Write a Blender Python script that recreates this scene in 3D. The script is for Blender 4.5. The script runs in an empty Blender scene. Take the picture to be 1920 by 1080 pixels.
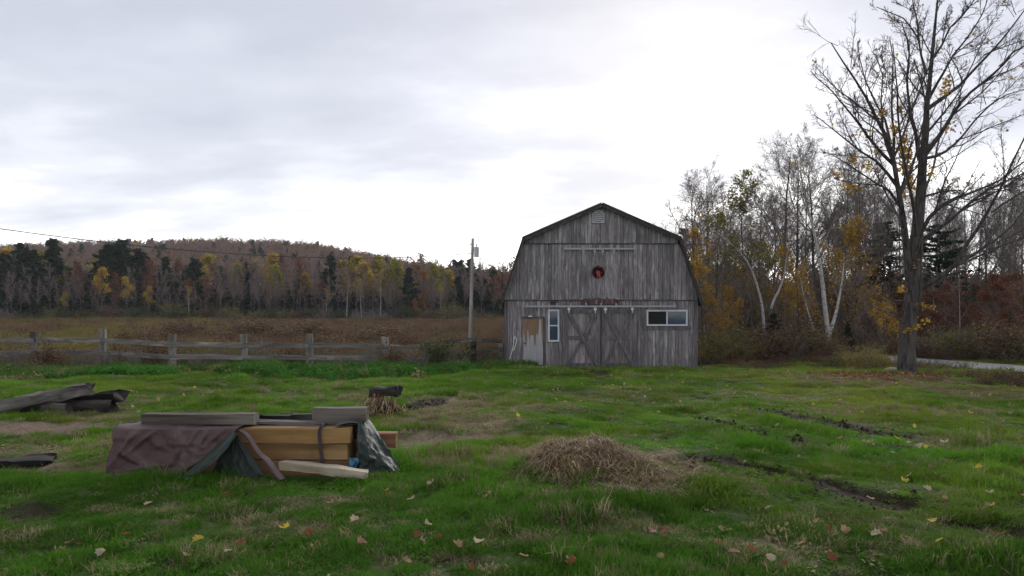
import bpy, math, random
import numpy as np
from mathutils import Vector, Matrix

S = bpy.context.scene
COL = S.collection
R = math.radians

# ------------------------------------------------------------------ camera, sky, sun, exposure
F = 1333.0                      # focal length in photograph pixels
HZ = 592.0                      # horizon row in the photograph
EYE = 1.6
cd = bpy.data.cameras.new('camera')
cd.sensor_width = 36.0
cd.lens = F / 1920 * 36.0
cd.shift_y = (HZ - 540) / 1920
cd.clip_start = 0.05
cd.clip_end = 8000
cam = bpy.data.objects.new('camera', cd)
COL.objects.link(cam)
cam.location = (0, 0, EYE)
cam.rotation_euler = (R(90), 0, 0)
S.camera = cam

SUN_EL, SUN_AZ = 24.0, 13.0     # elevation, degrees to the right of straight ahead
w = bpy.data.worlds.new('World')
S.world = w
w.use_nodes = True
nt = w.node_tree
nt.nodes.clear()
def N(t, **k):
    n = nt.nodes.new(t)
    for a, b in k.items():
        if a == 'inp':
            for i, v in b.items(): n.inputs[i].default_value = v
        else: setattr(n, a, b)
    return n
def LK(a, b): nt.links.new(a, b)
def MA(op, a, b=None, c=None, clamp=False):
    n = nt.nodes.new('ShaderNodeMath'); n.operation = op; n.use_clamp = clamp
    for i, v in enumerate((a, b, c)):
        if v is None: continue
        if isinstance(v, (int, float)): n.inputs[i].default_value = v
        else: nt.links.new(v, n.inputs[i])
    return n.outputs[0]
out = N('ShaderNodeOutputWorld')
sky = N('ShaderNodeTexSky', sky_type='NISHITA', sun_disc=False)
sky.sun_elevation = R(SUN_EL); sky.sun_rotation = R(SUN_AZ)
bg1 = N('ShaderNodeBackground', inp={1: 0.10}); LK(sky.outputs[0], bg1.inputs[0])
tc = N('ShaderNodeTexCoord')
nv = N('ShaderNodeVectorMath', operation='NORMALIZE'); LK(tc.outputs['Generated'], nv.inputs[0])
sx = N('ShaderNodeSeparateXYZ'); LK(nv.outputs[0], sx.inputs[0])
zc = MA('MAXIMUM', sx.outputs[2], 0.0)
den = MA('ADD', zc, 0.16)
cv = N('ShaderNodeCombineXYZ')
LK(MA('DIVIDE', sx.outputs[0], den), cv.inputs[0]); LK(MA('DIVIDE', sx.outputs[1], den), cv.inputs[1])
def cloud(scale, det, rough, off, dist=0.0):
    m = N('ShaderNodeMapping'); m.inputs['Location'].default_value = off; LK(cv.outputs[0], m.inputs[0])
    m.inputs['Rotation'].default_value = (0, 0, R(28)); m.inputs['Scale'].default_value = (1.0, 1.5, 1)
    n = N('ShaderNodeTexNoise', inp={'Scale': scale, 'Detail': det, 'Roughness': rough, 'Distortion': dist}); LK(m.outputs[0], n.inputs['Vector'])
    return n.outputs[0]
c1 = cloud(0.62, 7, 0.52, (3.1, 0.7, 0), 0.25)
c2 = cloud(2.0, 6, 0.55, (7.3, 2.2, 0), 0.1)
cm = MA('ADD', MA('MULTIPLY', c1, 0.62), MA('MULTIPLY', c2, 0.38))
# brighter towards the horizon and towards the veiled sun
sd = Vector((math.sin(R(SUN_AZ)) * math.cos(R(SUN_EL)), math.cos(R(SUN_AZ)) * math.cos(R(SUN_EL)), math.sin(R(SUN_EL))))
dt = N('ShaderNodeVectorMath', operation='DOT_PRODUCT'); LK(nv.outputs[0], dt.inputs[0]); dt.inputs[1].default_value = sd
glow = MA('POWER', MA('MAXIMUM', dt.outputs['Value'], 0.0), 7.0)
low = MA('POWER', MA('SUBTRACT', 1.0, zc), 6.0)
fac = MA('ADD', MA('MULTIPLY', MA('SUBTRACT', cm, 0.5), 2.7), MA('ADD', MA('MULTIPLY', glow, 0.14), MA('MULTIPLY', low, 1.15)))
ramp = N('ShaderNodeValToRGB')
LK(MA('ADD', fac, 0.12, clamp=True), ramp.inputs[0])
e = ramp.color_ramp.elements
e[0].position = 0.0; e[0].color = (0.38, 0.395, 0.455, 1)
e[1].position = 0.98; e[1].color = (1.55, 1.54, 1.53, 1)
x = e.new(0.35); x.color = (0.46, 0.475, 0.535, 1)
x = e.new(0.62); x.color = (0.585, 0.595, 0.64, 1)
bg2 = N('ShaderNodeBackground', inp={1: 1.0}); LK(ramp.outputs[0], bg2.inputs[0])
mx = N('ShaderNodeMixShader', inp={0: 0.93}); LK(bg1.outputs[0], mx.inputs[1]); LK(bg2.outputs[0], mx.inputs[2])
LK(mx.outputs[0], out.inputs[0])

ld = bpy.data.lights.new('sun', 'SUN'); ld.energy = 1.5; ld.angle = R(16); ld.color = (1.0, 0.96, 0.9)
sun = bpy.data.objects.new('sun', ld); COL.objects.link(sun)
sun.rotation_euler = (-sd).to_track_quat('-Z', 'Y').to_euler()
S.view_settings.view_transform = 'Standard'
S.view_settings.look = 'None'
S.view_settings.exposure = 0.74
S.view_settings.gamma = 1.0
S.view_settings.use_curve_mapping = False
S.cycles.max_bounces = 6
S.cycles.transparent_max_bounces = 8
S.cycles.diffuse_bounces = 3
S.cycles.use_denoising = True

# ------------------------------------------------------------------ small helpers
def px(x, y, Y):
    """point at depth Y seen at pixel (x, y) of the photograph"""
    return ((x - 960) * Y / F, Y, EYE - (y - HZ) * Y / F)

def hash2(ix, iy, s):
    h = (ix.astype(np.int64) * 374761393 + iy.astype(np.int64) * 668265263 + s * 974634777) & 0xffffffff
    h = ((h ^ (h >> 13)) * 1274126177) & 0xffffffff
    h = h ^ (h >> 16)
    return (h & 0xffffff) / float(0xffffff)
def vnoise(x, y, s=0):
    x = np.asarray(x, float); y = np.asarray(y, float)
    ix = np.floor(x); iy = np.floor(y); fx = x - ix; fy = y - iy
    fx = fx * fx * (3 - 2 * fx); fy = fy * fy * (3 - 2 * fy)
    a = hash2(ix, iy, s); b = hash2(ix + 1, iy, s); c = hash2(ix, iy + 1, s); d = hash2(ix + 1, iy + 1, s)
    return (a * (1 - fx) + b * fx) * (1 - fy) + (c * (1 - fx) + d * fx) * fy
def fbm(x, y, s=0, o=4, g=0.5):
    t = 0; a = 1; n = 0
    for i in range(o):
        t = t + a * vnoise(np.asarray(x) * 2 ** i + 17.3 * i, np.asarray(y) * 2 ** i - 9.1 * i, s + i); n += a; a *= g
    return t / n
def sstep(a, b, x):
    t = np.clip((x - a) / (b - a), 0, 1); return t * t * (3 - 2 * t)

def np_mesh(name, V, faces, mats=None, col=None, smooth=False, mi=None):
    """faces: list of integer arrays (n,3) or (n,4)"""
    V = np.asarray(V, np.float32).reshape(-1, 3)
    faces = [np.asarray(f, np.int32) for f in faces if len(f)]
    me = bpy.data.meshes.new(name)
    me.vertices.add(len(V)); me.vertices.foreach_set('co', V.ravel())
    li = np.concatenate([f.ravel() for f in faces])
    tot = np.concatenate([np.full(len(f), f.shape[1], np.int32) for f in faces])
    st = np.concatenate([[0], np.cumsum(tot)[:-1]]).astype(np.int32)
    me.loops.add(len(li)); me.loops.foreach_set('vertex_index', li.astype(np.int32))
    me.polygons.add(len(tot)); me.polygons.foreach_set('loop_start', st)
    if mi is not None: me.polygons.foreach_set('material_index', np.asarray(mi, np.int32))
    me.polygons.foreach_set('use_smooth', np.full(len(tot), bool(smooth)))
    if col is not None:
        col = np.asarray(col, np.float32)
        if col.shape[1] == 3: col = np.concatenate([col, np.ones((len(col), 1), np.float32)], 1)
        ca = me.color_attributes.new('Col', 'FLOAT_COLOR', 'POINT'); ca.data.foreach_set('color', col.ravel())
    me.update(calc_edges=True)
    for m in (mats if isinstance(mats, (list, tuple)) else [mats]):
        if m is not None: me.materials.append(m)
    return me

def tag(o, label=None, cat=None, group=None, kind=None):
    if label: o['label'] = label
    if cat: o['category'] = cat
    if group: o['group'] = group
    if kind: o['kind'] = kind
    elif label and cat: o['kind'] = 'thing'
    return o
def link(name, me, parent=None, loc=(0, 0, 0), rot=(0, 0, 0), scale=(1, 1, 1)):
    o = bpy.data.objects.new(name, me); COL.objects.link(o)
    o.location = loc; o.rotation_euler = rot; o.scale = scale
    if parent is not None: o.parent = parent
    return o
def empty(name, loc, label, cat, group=None, rot=(0, 0, 0), scale=(1, 1, 1)):
    o = bpy.data.objects.new(name, None); COL.objects.link(o)
    o.empty_display_size = 0.2
    o.location = loc; o.rotation_euler = rot; o.scale = scale
    return tag(o, label, cat, group)

class MB:
    """collects boxes and prisms into one mesh"""
    def __init__(s): s.v = []; s.f3 = []; s.f4 = []; s.n = 0
    def add(s, V, F3=(), F4=()):
        V = np.asarray(V, float); s.v.append(V)
        for f in F3: s.f3.append([i + s.n for i in f])
        for f in F4: s.f4.append([i + s.n for i in f])
        s.n += len(V); return s
    def box(s, x0, x1, y0, y1, z0, z1):
        return s.add([(x0, y0, z0), (x1, y0, z0), (x1, y1, z0), (x0, y1, z0), (x0, y0, z1), (x1, y0, z1), (x1, y1, z1), (x0, y1, z1)], (),
              [(0, 3, 2, 1), (4, 5, 6, 7), (0, 1, 5, 4), (1, 2, 6, 5), (2, 3, 7, 6), (3, 0, 4, 7)])
    def prism(s, poly, y0, y1):
        """polygon in x,z (counter-clockwise seen from -y) extruded along y"""
        n = len(poly); V = [(a, y0, b) for a, b in poly] + [(a, y1, b) for a, b in poly]
        F4 = [((i + 1) % n, i, n + i, n + (i + 1) % n) for i in range(n)]
        F3 = [(0, i, i + 1) for i in range(1, n - 1)] + [(n, n + i + 1, n + i) for i in range(1, n - 1)]
        return s.add(V, F3, F4)
    def bar(s, a, b, wy, wz):
        """box along a->b, wy in depth (y), wz across"""
        a = np.array(a, float); b = np.array(b, float); d = b - a; L = np.linalg.norm(d); d /= L
        yv = np.array([0, 1.0, 0]) if abs(d[1]) < 0.9 else np.array([1.0, 0, 0])
        u = np.cross(d, yv); u /= np.linalg.norm(u); vv = np.cross(u, d)
        V = []
        for c in (a, b):
            for p, q in ((-1, -1), (1, -1), (1, 1), (-1, 1)): V.append(c + u * p * wz / 2 + vv * q * wy / 2)
        return s.add(V, (), [(0, 1, 2, 3), (7, 6, 5, 4), (0, 4, 5, 1), (1, 5, 6, 2), (2, 6, 7, 3), (3, 7, 4, 0)])
    def mesh(s, name, mat, smooth=False):
        return np_mesh(name, np.concatenate(s.v), [np.array(f) for f in (s.f3, s.f4) if f], mat, smooth=smooth)

def tubes(P, Rr, n, close=False):
    """P (N,K,3), Rr (N,K) -> verts, quads"""
    P = np.asarray(P, float); Rr = np.asarray(Rr, float)
    Nn, K, _ = P.shape
    T = np.gradient(P, axis=1); T /= np.linalg.norm(T, axis=2, keepdims=True) + 1e-9
    av = np.abs(T.mean(axis=1)); ref = np.eye(3)[np.argmin(av, axis=1)][:, None, :]
    U = np.cross(T, ref); U /= np.linalg.norm(U, axis=2, keepdims=True) + 1e-9
    W = np.cross(T, U)
    a = np.arange(n) * 2 * np.pi / n
    V = P[:, :, None, :] + Rr[:, :, None, None] * (np.cos(a)[None, None, :, None] * U[:, :, None, :] + np.sin(a)[None, None, :, None] * W[:, :, None, :])
    idx = np.arange(Nn * K * n).reshape(Nn, K, n)
    A = idx[:, :-1, :]; B = np.roll(idx, -1, axis=2)[:, :-1, :]; C = np.roll(idx, -1, axis=2)[:, 1:, :]; D = idx[:, 1:, :]
    Q = np.stack([A, B, C, D], -1).reshape(-1, 4)
    return V.reshape(-1, 3), Q
def join(parts):
    Vs = []; Qs = []; n = 0
    for V, Q in parts:
        Vs.append(V); Qs.append(Q + n); n += len(V)
    return np.concatenate(Vs), np.concatenate(Qs)

def resample(pts, K):
    pts = np.asarray(pts, float); d = np.r_[0, np.cumsum(np.linalg.norm(np.diff(pts[:, :3], axis=0), axis=1))]
    t = np.linspace(0, d[-1], K)
    return np.stack([np.interp(t, d, pts[:, i]) for i in range(pts.shape[1])], 1)

def spawn(rng, P, Rr, M, t0, t1, ang, ratio, K, rr, up, jit, rend=0.35, rmin=0.002, absr=None):
    """grow M child branches from every parent branch"""
    Nn, Kp, _ = P.shape
    L = np.linalg.norm(np.diff(P, axis=1), axis=2).sum(1)
    t = t0 + (t1 - t0) * ((np.arange(M)[None] + rng.random((Nn, M))) / M)
    f = t * (Kp - 1); i = np.minimum(f.astype(int), Kp - 2); fr = f - i
    ar = np.arange(Nn)[:, None]
    A = P[ar, i]; B = P[ar, i + 1]
    base = A + (B - A) * fr[..., None]
    tan = B - A; tan /= np.linalg.norm(tan, axis=-1, keepdims=True) + 1e-9
    rad = Rr[ar, i] * (1 - fr) + Rr[ar, i + 1] * fr
    q = rng.normal(size=(Nn, M, 3)); q -= (q * tan).sum(-1, keepdims=True) * tan; q /= np.linalg.norm(q, axis=-1, keepdims=True) + 1e-9
    a = np.radians(rng.uniform(ang[0], ang[1], (Nn, M, 1)))
    d = np.cos(a) * tan + np.sin(a) * q
    if absr is not None: ln = rng.uniform(absr[0], absr[1], (Nn, M)) * (1 - 0.5 * t)
    else: ln = L[:, None] * rng.uniform(ratio[0], ratio[1], (Nn, M)) * (1.15 - 0.75 * t)
    pts = [base]; cur = base
    st = (ln / (K - 1))[..., None]
    for k in range(K - 1):
        d = d + rng.normal(size=d.shape) * jit; d[..., 2] += up
        d /= np.linalg.norm(d, axis=-1, keepdims=True) + 1e-9
        cur = cur + d * st; pts.append(cur)
    P2 = np.stack(pts, 2).reshape(Nn * M, K, 3)
    r0 = np.maximum(rad * rr, rmin).reshape(-1, 1)
    R2 = r0 * np.linspace(1, rend, K)[None]
    return P2, R2

def leaves(rng, pos, size, cols, flat=0.0, elong=1.0):
    """random quads at positions; cols (k,3) palette"""
    n = len(pos)
    nrm = rng.normal(size=(n, 3)); nrm[:, 2] += flat * 2; nrm /= np.linalg.norm(nrm, axis=1, keepdims=True)
    q = rng.normal(size=(n, 3)); u = np.cross(nrm, q); u /= np.linalg.norm(u, axis=1, keepdims=True); v = np.cross(nrm, u)
    s = size * rng.uniform(0.55, 1.3, (n, 1))
    u = u * s * elong * 0.5; v = v * s * 0.5
    V = np.stack([pos - u, pos - v * 0.8, pos + u, pos + v * 0.8], 1).reshape(-1, 3)
    Q = np.arange(n * 4).reshape(n, 4)
    c = np.asarray(cols)[rng.integers(0, len(cols), n)] * rng.uniform(0.7, 1.25, (n, 1))
    return V, Q, np.repeat(c, 4, axis=0)

# ------------------------------------------------------------------ materials
def newmat(name):
    global nt
    m = bpy.data.materials.new(name); m.use_nodes = True; nt = m.node_tree; nt.nodes.clear()
    o = N('ShaderNodeOutputMaterial'); return m, o
def bsdf(rough=0.8, spec=0.25, **k):
    b = N('ShaderNodeBsdfPrincipled'); b.inputs['Roughness'].default_value = rough
    b.inputs['Specular IOR Level'].default_value = spec
    for a, v in k.items(): b.inputs[a].default_value = v
    return b
def RGBA(c): return (c[0], c[1], c[2], 1)
def mixc(f, a, b, mode='MIX'):
    n = N('ShaderNodeMix', data_type='RGBA', blend_type=mode)
    for s, v in ((n.inputs[0], f), (n.inputs[6], a), (n.inputs[7], b)):
        if hasattr(v, 'is_linked'): LK(v, s)
        elif isinstance(v, (int, float)): s.default_value = v
        else: s.default_value = RGBA(v)
    return n.outputs[2]
def noise(vec, scale, det=4, rough=0.55, dist=0.0):
    n = N('ShaderNodeTexNoise', inp={'Scale': scale, 'Detail': det, 'Roughness': rough, 'Distortion': dist})
    if vec is not None: LK(vec, n.inputs['Vector'])
    return n.outputs[0]
def maprange(v, a, b, c=0.0, d=1.0):
    n = N('ShaderNodeMapRange'); n.inputs[1].default_value = a; n.inputs[2].default_value = b; n.inputs[3].default_value = c; n.inputs[4].default_value = d
    LK(v, n.inputs[0]); return n.outputs[0]
def ocoord(stretch=(1, 1, 1), rnd=True):
    t = N('ShaderNodeTexCoord'); m = N('ShaderNodeMapping'); m.inputs['Scale'].default_value = stretch
    if rnd:
        oi = N('ShaderNodeObjectInfo'); a = N('ShaderNodeVectorMath', operation='MULTIPLY_ADD')
        cx = N('ShaderNodeCombineXYZ'); LK(oi.outputs['Random'], cx.inputs[0]); LK(oi.outputs['Random'], cx.inputs[1]); LK(oi.outputs['Random'], cx.inputs[2])
        LK(cx.outputs[0], a.inputs[0]); a.inputs[1].default_value = (37, 53, 71); LK(t.outputs['Object'], a.inputs[2]); LK(a.outputs[0], m.inputs[0])
    else: LK(t.outputs['Object'], m.inputs[0])
    return m.outputs[0]
def bump(h, strength, dist=0.01):
    b = N('ShaderNodeBump'); b.inputs['Strength'].default_value = strength; b.inputs['Distance'].default_value = dist
    LK(h, b.inputs['Height']); return b.outputs[0]

def wood(name, dark, mid, pale, axis='z', fine=26.0, var=0.35, knots=True, rough=0.85, stain=None, bstr=0.6):
    """weathered timber: long grain streaks, blotches, knots and a tone of its own for each piece"""
    m, o = newmat(name)
    st = {'x': (0.06, 1, 1), 'y': (1, 0.06, 1), 'z': (1, 1, 0.06)}[axis]
    v = ocoord(st); g = noise(v, fine, 6, 0.62, 0.3)
    v2 = ocoord(tuple(a * (1 if a == 1 else 3) for a in st)); b = noise(v2, fine * 0.22, 4, 0.6, 0.4)
    c = mixc(maprange(g, 0.34, 0.66), dark, mid)
    c = mixc(maprange(b, 0.50, 0.78), c, pale)
    if knots:
        vo = N('ShaderNodeTexVoronoi', inp={'Scale': 4.2, 'Randomness': 1.0})
        LK(ocoord({'x': (0.45, 1, 1), 'y': (1, 0.45, 1), 'z': (1, 1, 0.45)}[axis]), vo.inputs['Vector'])
        c = mixc(maprange(vo.outputs['Distance'], 0.05, 0.13, 0.75, 0.0), c, tuple(x * 0.3 for x in dark))
    if stain is not None:
        s = noise(ocoord((1, 1, 0.35)), 1.6, 5, 0.6); c = mixc(maprange(s, 0.55, 0.75, 0, 0.75), c, stain)
    oi = N('ShaderNodeObjectInfo')
    br = maprange(oi.outputs['Random'], 0, 1, 1 - var, 1 + var)
    hv = N('ShaderNodeHueSaturation'); LK(br, hv.inputs['Value']); LK(c, hv.inputs['Color'])
    s = bsdf(rough, 0.2); LK(hv.outputs[0], s.inputs['Base Color']); LK(bump(g, bstr, 0.004), s.inputs['Normal']); LK(s.outputs[0], o.inputs[0])
    return m

def leafmat(name, inst=False, transl=0.35, attr='Col', rough=0.7, spec=0.12):
    m, o = newmat(name)
    a = N('ShaderNodeAttribute', attribute_name=attr)
    if inst: a.attribute_type = 'INSTANCER'
    d = bsdf(rough, spec); LK(a.outputs[0], d.inputs['Base Color'])
    t = N('ShaderNodeBsdfTranslucent'); LK(a.outputs[0], t.inputs[0])
    x = N('ShaderNodeMixShader', inp={0: transl}); LK(d.outputs[0], x.inputs[1]); LK(t.outputs[0], x.inputs[2]); LK(x.outputs[0], o.inputs[0])
    return m
def plain(name, c, rough=0.7, spec=0.3, var=0.25, scale=8.0, metal=0.0):
    m, o = newmat(name)
    n = noise(ocoord(), scale, 5, 0.6)
    cc = mixc(maprange(n, 0.3, 0.7), tuple(x * (1 - var) for x in c), tuple(min(1, x * (1 + var)) for x in c))
    s = bsdf(rough, spec, Metallic=metal); LK(cc, s.inputs['Base Color']); LK(bump(n, 0.25, 0.004), s.inputs['Normal']); LK(s.outputs[0], o.inputs[0])
    return m
def barkmat(name, dark, pale, scale=9.0, lich=None, birch=False):
    m, o = newmat(name)
    v = ocoord((1, 1, 0.18 if not birch else 1.0)); g = noise(v, scale, 6, 0.65, 0.4)
    c = mixc(maprange(g, 0.35, 0.68), dark, pale)
    if lich:
        l = noise(ocoord(), 1.4, 5, 0.65); c = mixc(maprange(l, 0.52, 0.66, 0, 0.8), c, lich)
    if birch:
        b = noise(ocoord((1, 1, 3.2)), 3.0, 4, 0.6); c = mixc(maprange(b, 0.60, 0.66), c, (0.03, 0.028, 0.026))
    s = bsdf(0.9, 0.1); LK(c, s.inputs['Base Color']); LK(bump(g, 0.8, 0.02), s.inputs['Normal']); LK(s.outputs[0], o.inputs[0])
    return m

M = {}
M['leaf'] = leafmat('leaf_colour', transl=0.45)
M['needle'] = leafmat('needle_colour', transl=0.2)
M['grass'] = leafmat('grass_blades', inst=True, transl=0.3, attr='tint', rough=0.75, spec=0.03)
M['bark'] = barkmat('grey_bark', (0.035, 0.03, 0.027), (0.14, 0.125, 0.115), 10)
M['twig'] = barkmat('brown_twigs', (0.12, 0.10, 0.09), (0.25, 0.215, 0.195), 6)
M['twig_far'] = barkmat('far_brown_twigs', (0.15, 0.115, 0.105), (0.27, 0.21, 0.195), 2)
M['twig_hill'] = barkmat('hill_brown_twigs', (0.17, 0.115, 0.095), (0.29, 0.20, 0.165), 2)
M['maple_twig'] = barkmat('maple_twigs', (0.055, 0.046, 0.046), (0.14, 0.12, 0.118), 6)
M['maple_bark'] = barkmat('maple_bark', (0.018, 0.015, 0.014), (0.115, 0.10, 0.095), 12, lich=(0.095, 0.092, 0.075))
M['birch_bark'] = barkmat('white_birch_bark', (0.27, 0.25, 0.235), (0.48, 0.46, 0.44), 6, birch=True)
M['barnwood'] = wood('grey_barn_boards', (0.115, 0.104, 0.106), (0.275, 0.253, 0.258), (0.47, 0.44, 0.44), 'z', 30, 0.24, stain=(0.07, 0.058, 0.056))
M['doorwood'] = wood('barn_door_boards', (0.13, 0.112, 0.112), (0.27, 0.24, 0.238), (0.42, 0.375, 0.37), 'z', 22, 0.26, stain=(0.12, 0.09, 0.08))
M['bracewood'] = wood('barn_brace_boards', (0.07, 0.064, 0.068), (0.145, 0.136, 0.142), (0.24, 0.225, 0.23), 'z', 20, 0.15)
M['darkwood'] = wood('dark_trim', (0.035, 0.03, 0.03), (0.085, 0.075, 0.075), (0.15, 0.13, 0.13), 'z', 20, 0.2, knots=False)
M['redwood'] = wood('old_red_sill', (0.07, 0.03, 0.028), (0.14, 0.06, 0.05), (0.2, 0.14, 0.13), 'z', 20, 0.2, knots=False)
M['fencewood'] = wood('grey_fence_wood', (0.09, 0.083, 0.072), (0.21, 0.197, 0.175), (0.34, 0.32, 0.285), 'z', 22, 0.22)
M['railwood'] = wood('grey_rail_wood', (0.08, 0.074, 0.065), (0.18, 0.168, 0.15), (0.33, 0.31, 0.28), 'x', 22, 0.22)
M['newbeam'] = wood('yellow_brown_timber', (0.13, 0.075, 0.03), (0.32, 0.185, 0.068), (0.42, 0.29, 0.14), 'x', 9, 0.18, stain=(0.085, 0.06, 0.038))
M['redbeam'] = wood('red_brown_timber', (0.14, 0.07, 0.035), (0.24, 0.13, 0.065), (0.30, 0.18, 0.10), 'x', 16, 0.12)
M['oldbeam'] = wood('weathered_timber', (0.035, 0.029, 0.024), (0.16, 0.138, 0.115), (0.36, 0.33, 0.28), 'x', 10, 0.15, stain=(0.05, 0.043, 0.035))
M['palebeam'] = wood('pale_plank', (0.24, 0.19, 0.13), (0.42, 0.35, 0.25), (0.52, 0.46, 0.36), 'x', 18, 0.1, stain=(0.15, 0.10, 0.06))
M['rotbeam'] = wood('dark_rotten_timber', (0.007, 0.006, 0.0055), (0.026, 0.021, 0.019), (0.12, 0.10, 0.088), 'x', 14, 0.25)
M['greylog'] = wood('grey_old_log', (0.025, 0.021, 0.019), (0.10, 0.088, 0.08), (0.26, 0.235, 0.215), 'x', 14, 0.15)
M['polewood'] = wood('utility_pole_wood', (0.20, 0.175, 0.15), (0.36, 0.33, 0.30), (0.46, 0.43, 0.40), 'z', 12, 0.0, knots=False)
M['metal'] = plain('galvanised_track', (0.30, 0.31, 0.32), 0.5, 0.5, 0.2, 14, 0.25)
M['white'] = plain('white_frame_paint', (0.55, 0.55, 0.565), 0.55, 0.4, 0.08)
M['vent'] = plain('vent_grey_paint', (0.38, 0.38, 0.40), 0.6, 0.3, 0.12)
M['pole_metal'] = plain('grey_steel', (0.42, 0.44, 0.46), 0.5, 0.5, 0.1, 5, 0.3)
M['dark'] = plain('dark_lamp', (0.02, 0.02, 0.022), 0.5, 0.4)
M['hose'] = plain('white_rope', (0.62, 0.61, 0.58), 0.6, 0.3, 0.1)
M['wire'] = plain('wire_black', (0.03, 0.03, 0.032), 0.5, 0.4)
M['stone'] = plain('grey_stone', (0.24, 0.23, 0.22), 0.85, 0.2, 0.4, 6)
M['blue'] = plain('blue_plastic', (0.03, 0.13, 0.22), 0.35, 0.5, 0.3, 10)
M['strap'] = plain('dark_strap', (0.045, 0.035, 0.045), 0.6, 0.3, 0.3)
M['ribbon'] = plain('red_ribbon', (0.5, 0.03, 0.02), 0.4, 0.5, 0.25, 12)
M['roofing'] = plain('dark_roof_shingle', (0.055, 0.045, 0.042), 0.9, 0.15, 0.4, 7)
M['soil'] = plain('dark_soil', (0.034, 0.024, 0.018), 0.95, 0.1, 0.5, 14)

def glassmat(name, base, rough, spec):
    m, o = newmat(name)
    n = noise(ocoord(), 1.1, 2, 0.5)
    s = bsdf(rough, spec); s.inputs['Base Color'].default_value = RGBA(base); s.inputs['IOR'].default_value = 1.5
    LK(bump(n, 0.06, 0.05), s.inputs['Normal']); LK(s.outputs[0], o.inputs[0]); return m
M['glass'] = glassmat('window_glass', (0.035, 0.055, 0.09), 0.06, 0.5)
M['screen'] = glassmat('dark_screen', (0.008, 0.008, 0.01), 0.45, 0.2)

def tarpmat(name, c, pale):
    m, o = newmat(name)
    v = ocoord(rnd=False)
    n = noise(v, 2.6, 6, 0.6, 0.5); d = noise(v, 60, 3, 0.6)
    cc = mixc(maprange(n, 0.45, 0.75), c, pale)
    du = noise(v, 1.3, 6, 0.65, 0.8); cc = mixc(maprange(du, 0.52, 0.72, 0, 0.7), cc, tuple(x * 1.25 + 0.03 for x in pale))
    s = bsdf(0.6, 0.3); LK(cc, s.inputs['Base Color'])
    a = MA('ADD', MA('MULTIPLY', n, 1.0), MA('MULTIPLY', d, 0.08)); LK(bump(a, 0.7, 0.05), s.inputs['Normal']); LK(s.outputs[0], o.inputs[0]); return m
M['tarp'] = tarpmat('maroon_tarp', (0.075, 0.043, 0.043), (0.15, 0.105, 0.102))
M['greentarp'] = tarpmat('green_tarp', (0.014, 0.023, 0.018), (0.03, 0.044, 0.036))

def plywoodmat():
    """brown door whose grey face veneer has peeled off from the top in jagged points"""
    m, o = newmat('peeled_door')
    t = N('ShaderNodeTexCoord'); s = N('ShaderNodeSeparateXYZ'); LK(t.outputs['Object'], s.inputs[0])
    cx = N('ShaderNodeCombineXYZ'); LK(s.outputs[0], cx.inputs[0])
    n1 = noise(cx.outputs[0], 5.2, 1, 0.5)
    edge = maprange(n1, 0.34, 0.64, 0.5, 1.95)
    jag = noise(ocoord((6, 1, 0.6), False), 3, 4, 0.6)
    d = MA('SUBTRACT', MA('ADD', edge, MA('MULTIPLY', MA('SUBTRACT', jag, 0.5), 0.25)), s.outputs[2])
    f = maprange(d, -0.02, 0.02)
    g = noise(ocoord((1, 1, 0.05), False), 30, 5, 0.6)
    brown = mixc(maprange(g, 0.3, 0.7), (0.17, 0.10, 0.062), (0.26, 0.17, 0.115))
    grey = mixc(maprange(g, 0.3, 0.7), (0.27, 0.26, 0.27), (0.42, 0.41, 0.41))
    b = bsdf(0.8, 0.2); LK(mixc(f, brown, grey), b.inputs['Base Color']); LK(b.outputs[0], o.inputs[0]); return m
M['ply'] = plywoodmat()

# ------------------------------------------------------------------ the lie of the land
PY = np.array([-60, 0, 8, 12, 18, 22, 24.5, 28, 31, 36, 45, 60, 80, 100, 130, 150, 175, 200, 3000.])
PZ = np.array([0.1, 0, 0.0, -.05, -.13, -.21, -.32, -.52, -.68, -.85, -.98, -.92, -.62, -.3, .25, .6, 1.2, 2.0, 6.0])
_yy = np.linspace(-60, 3000, 6121); _zz = np.interp(_yy, PY, PZ)
_k = np.hanning(9); _k /= _k.sum(); _zz = np.convolve(np.pad(_zz, 4, mode='edge'), _k, 'valid')
def prof(Y): return np.interp(Y, _yy, _zz)
def profr(Y): return np.interp(Y, [20, 24, 28, 32, 40, 60, 80, 100], [-.17, -.27, -.40, -.48, -.55, -.58, -.5, -.3])
def G(x, y):
    """where the ray through photograph pixel (x, y) meets the ground"""
    lo, hi = 1.0, 400.0
    Ys = np.geomspace(1.5, 300, 4000); zr = EYE - (y - HZ) * Ys / F
    k = np.argmax(zr < prof(Ys)); Y = Ys[k]
    return np.array([(x - 960) * Y / F, Y])
def polyd(x, y, pts):
    """distance to a polyline and the fraction along it"""
    best = np.full(np.shape(x), 1e9)
    for a, b in zip(pts[:-1], pts[1:]):
        d = b - a; L2 = (d ** 2).sum()
        t = np.clip(((x - a[0]) * d[0] + (y - a[1]) * d[1]) / L2, 0, 1)
        best = np.minimum(best, np.hypot(x - a[0] - t * d[0], y - a[1] - t * d[1]))
    return best
def ell(x0, y0, hw, hh, s):
    c = G(x0, y0); n = G(x0, y0 + hh); f = G(x0, y0 - hh)
    return (c[0], 0.5 * (n[1] + f[1]), hw * c[1] / F, max(0.5 * (f[1] - n[1]), 0.08), s)
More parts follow.
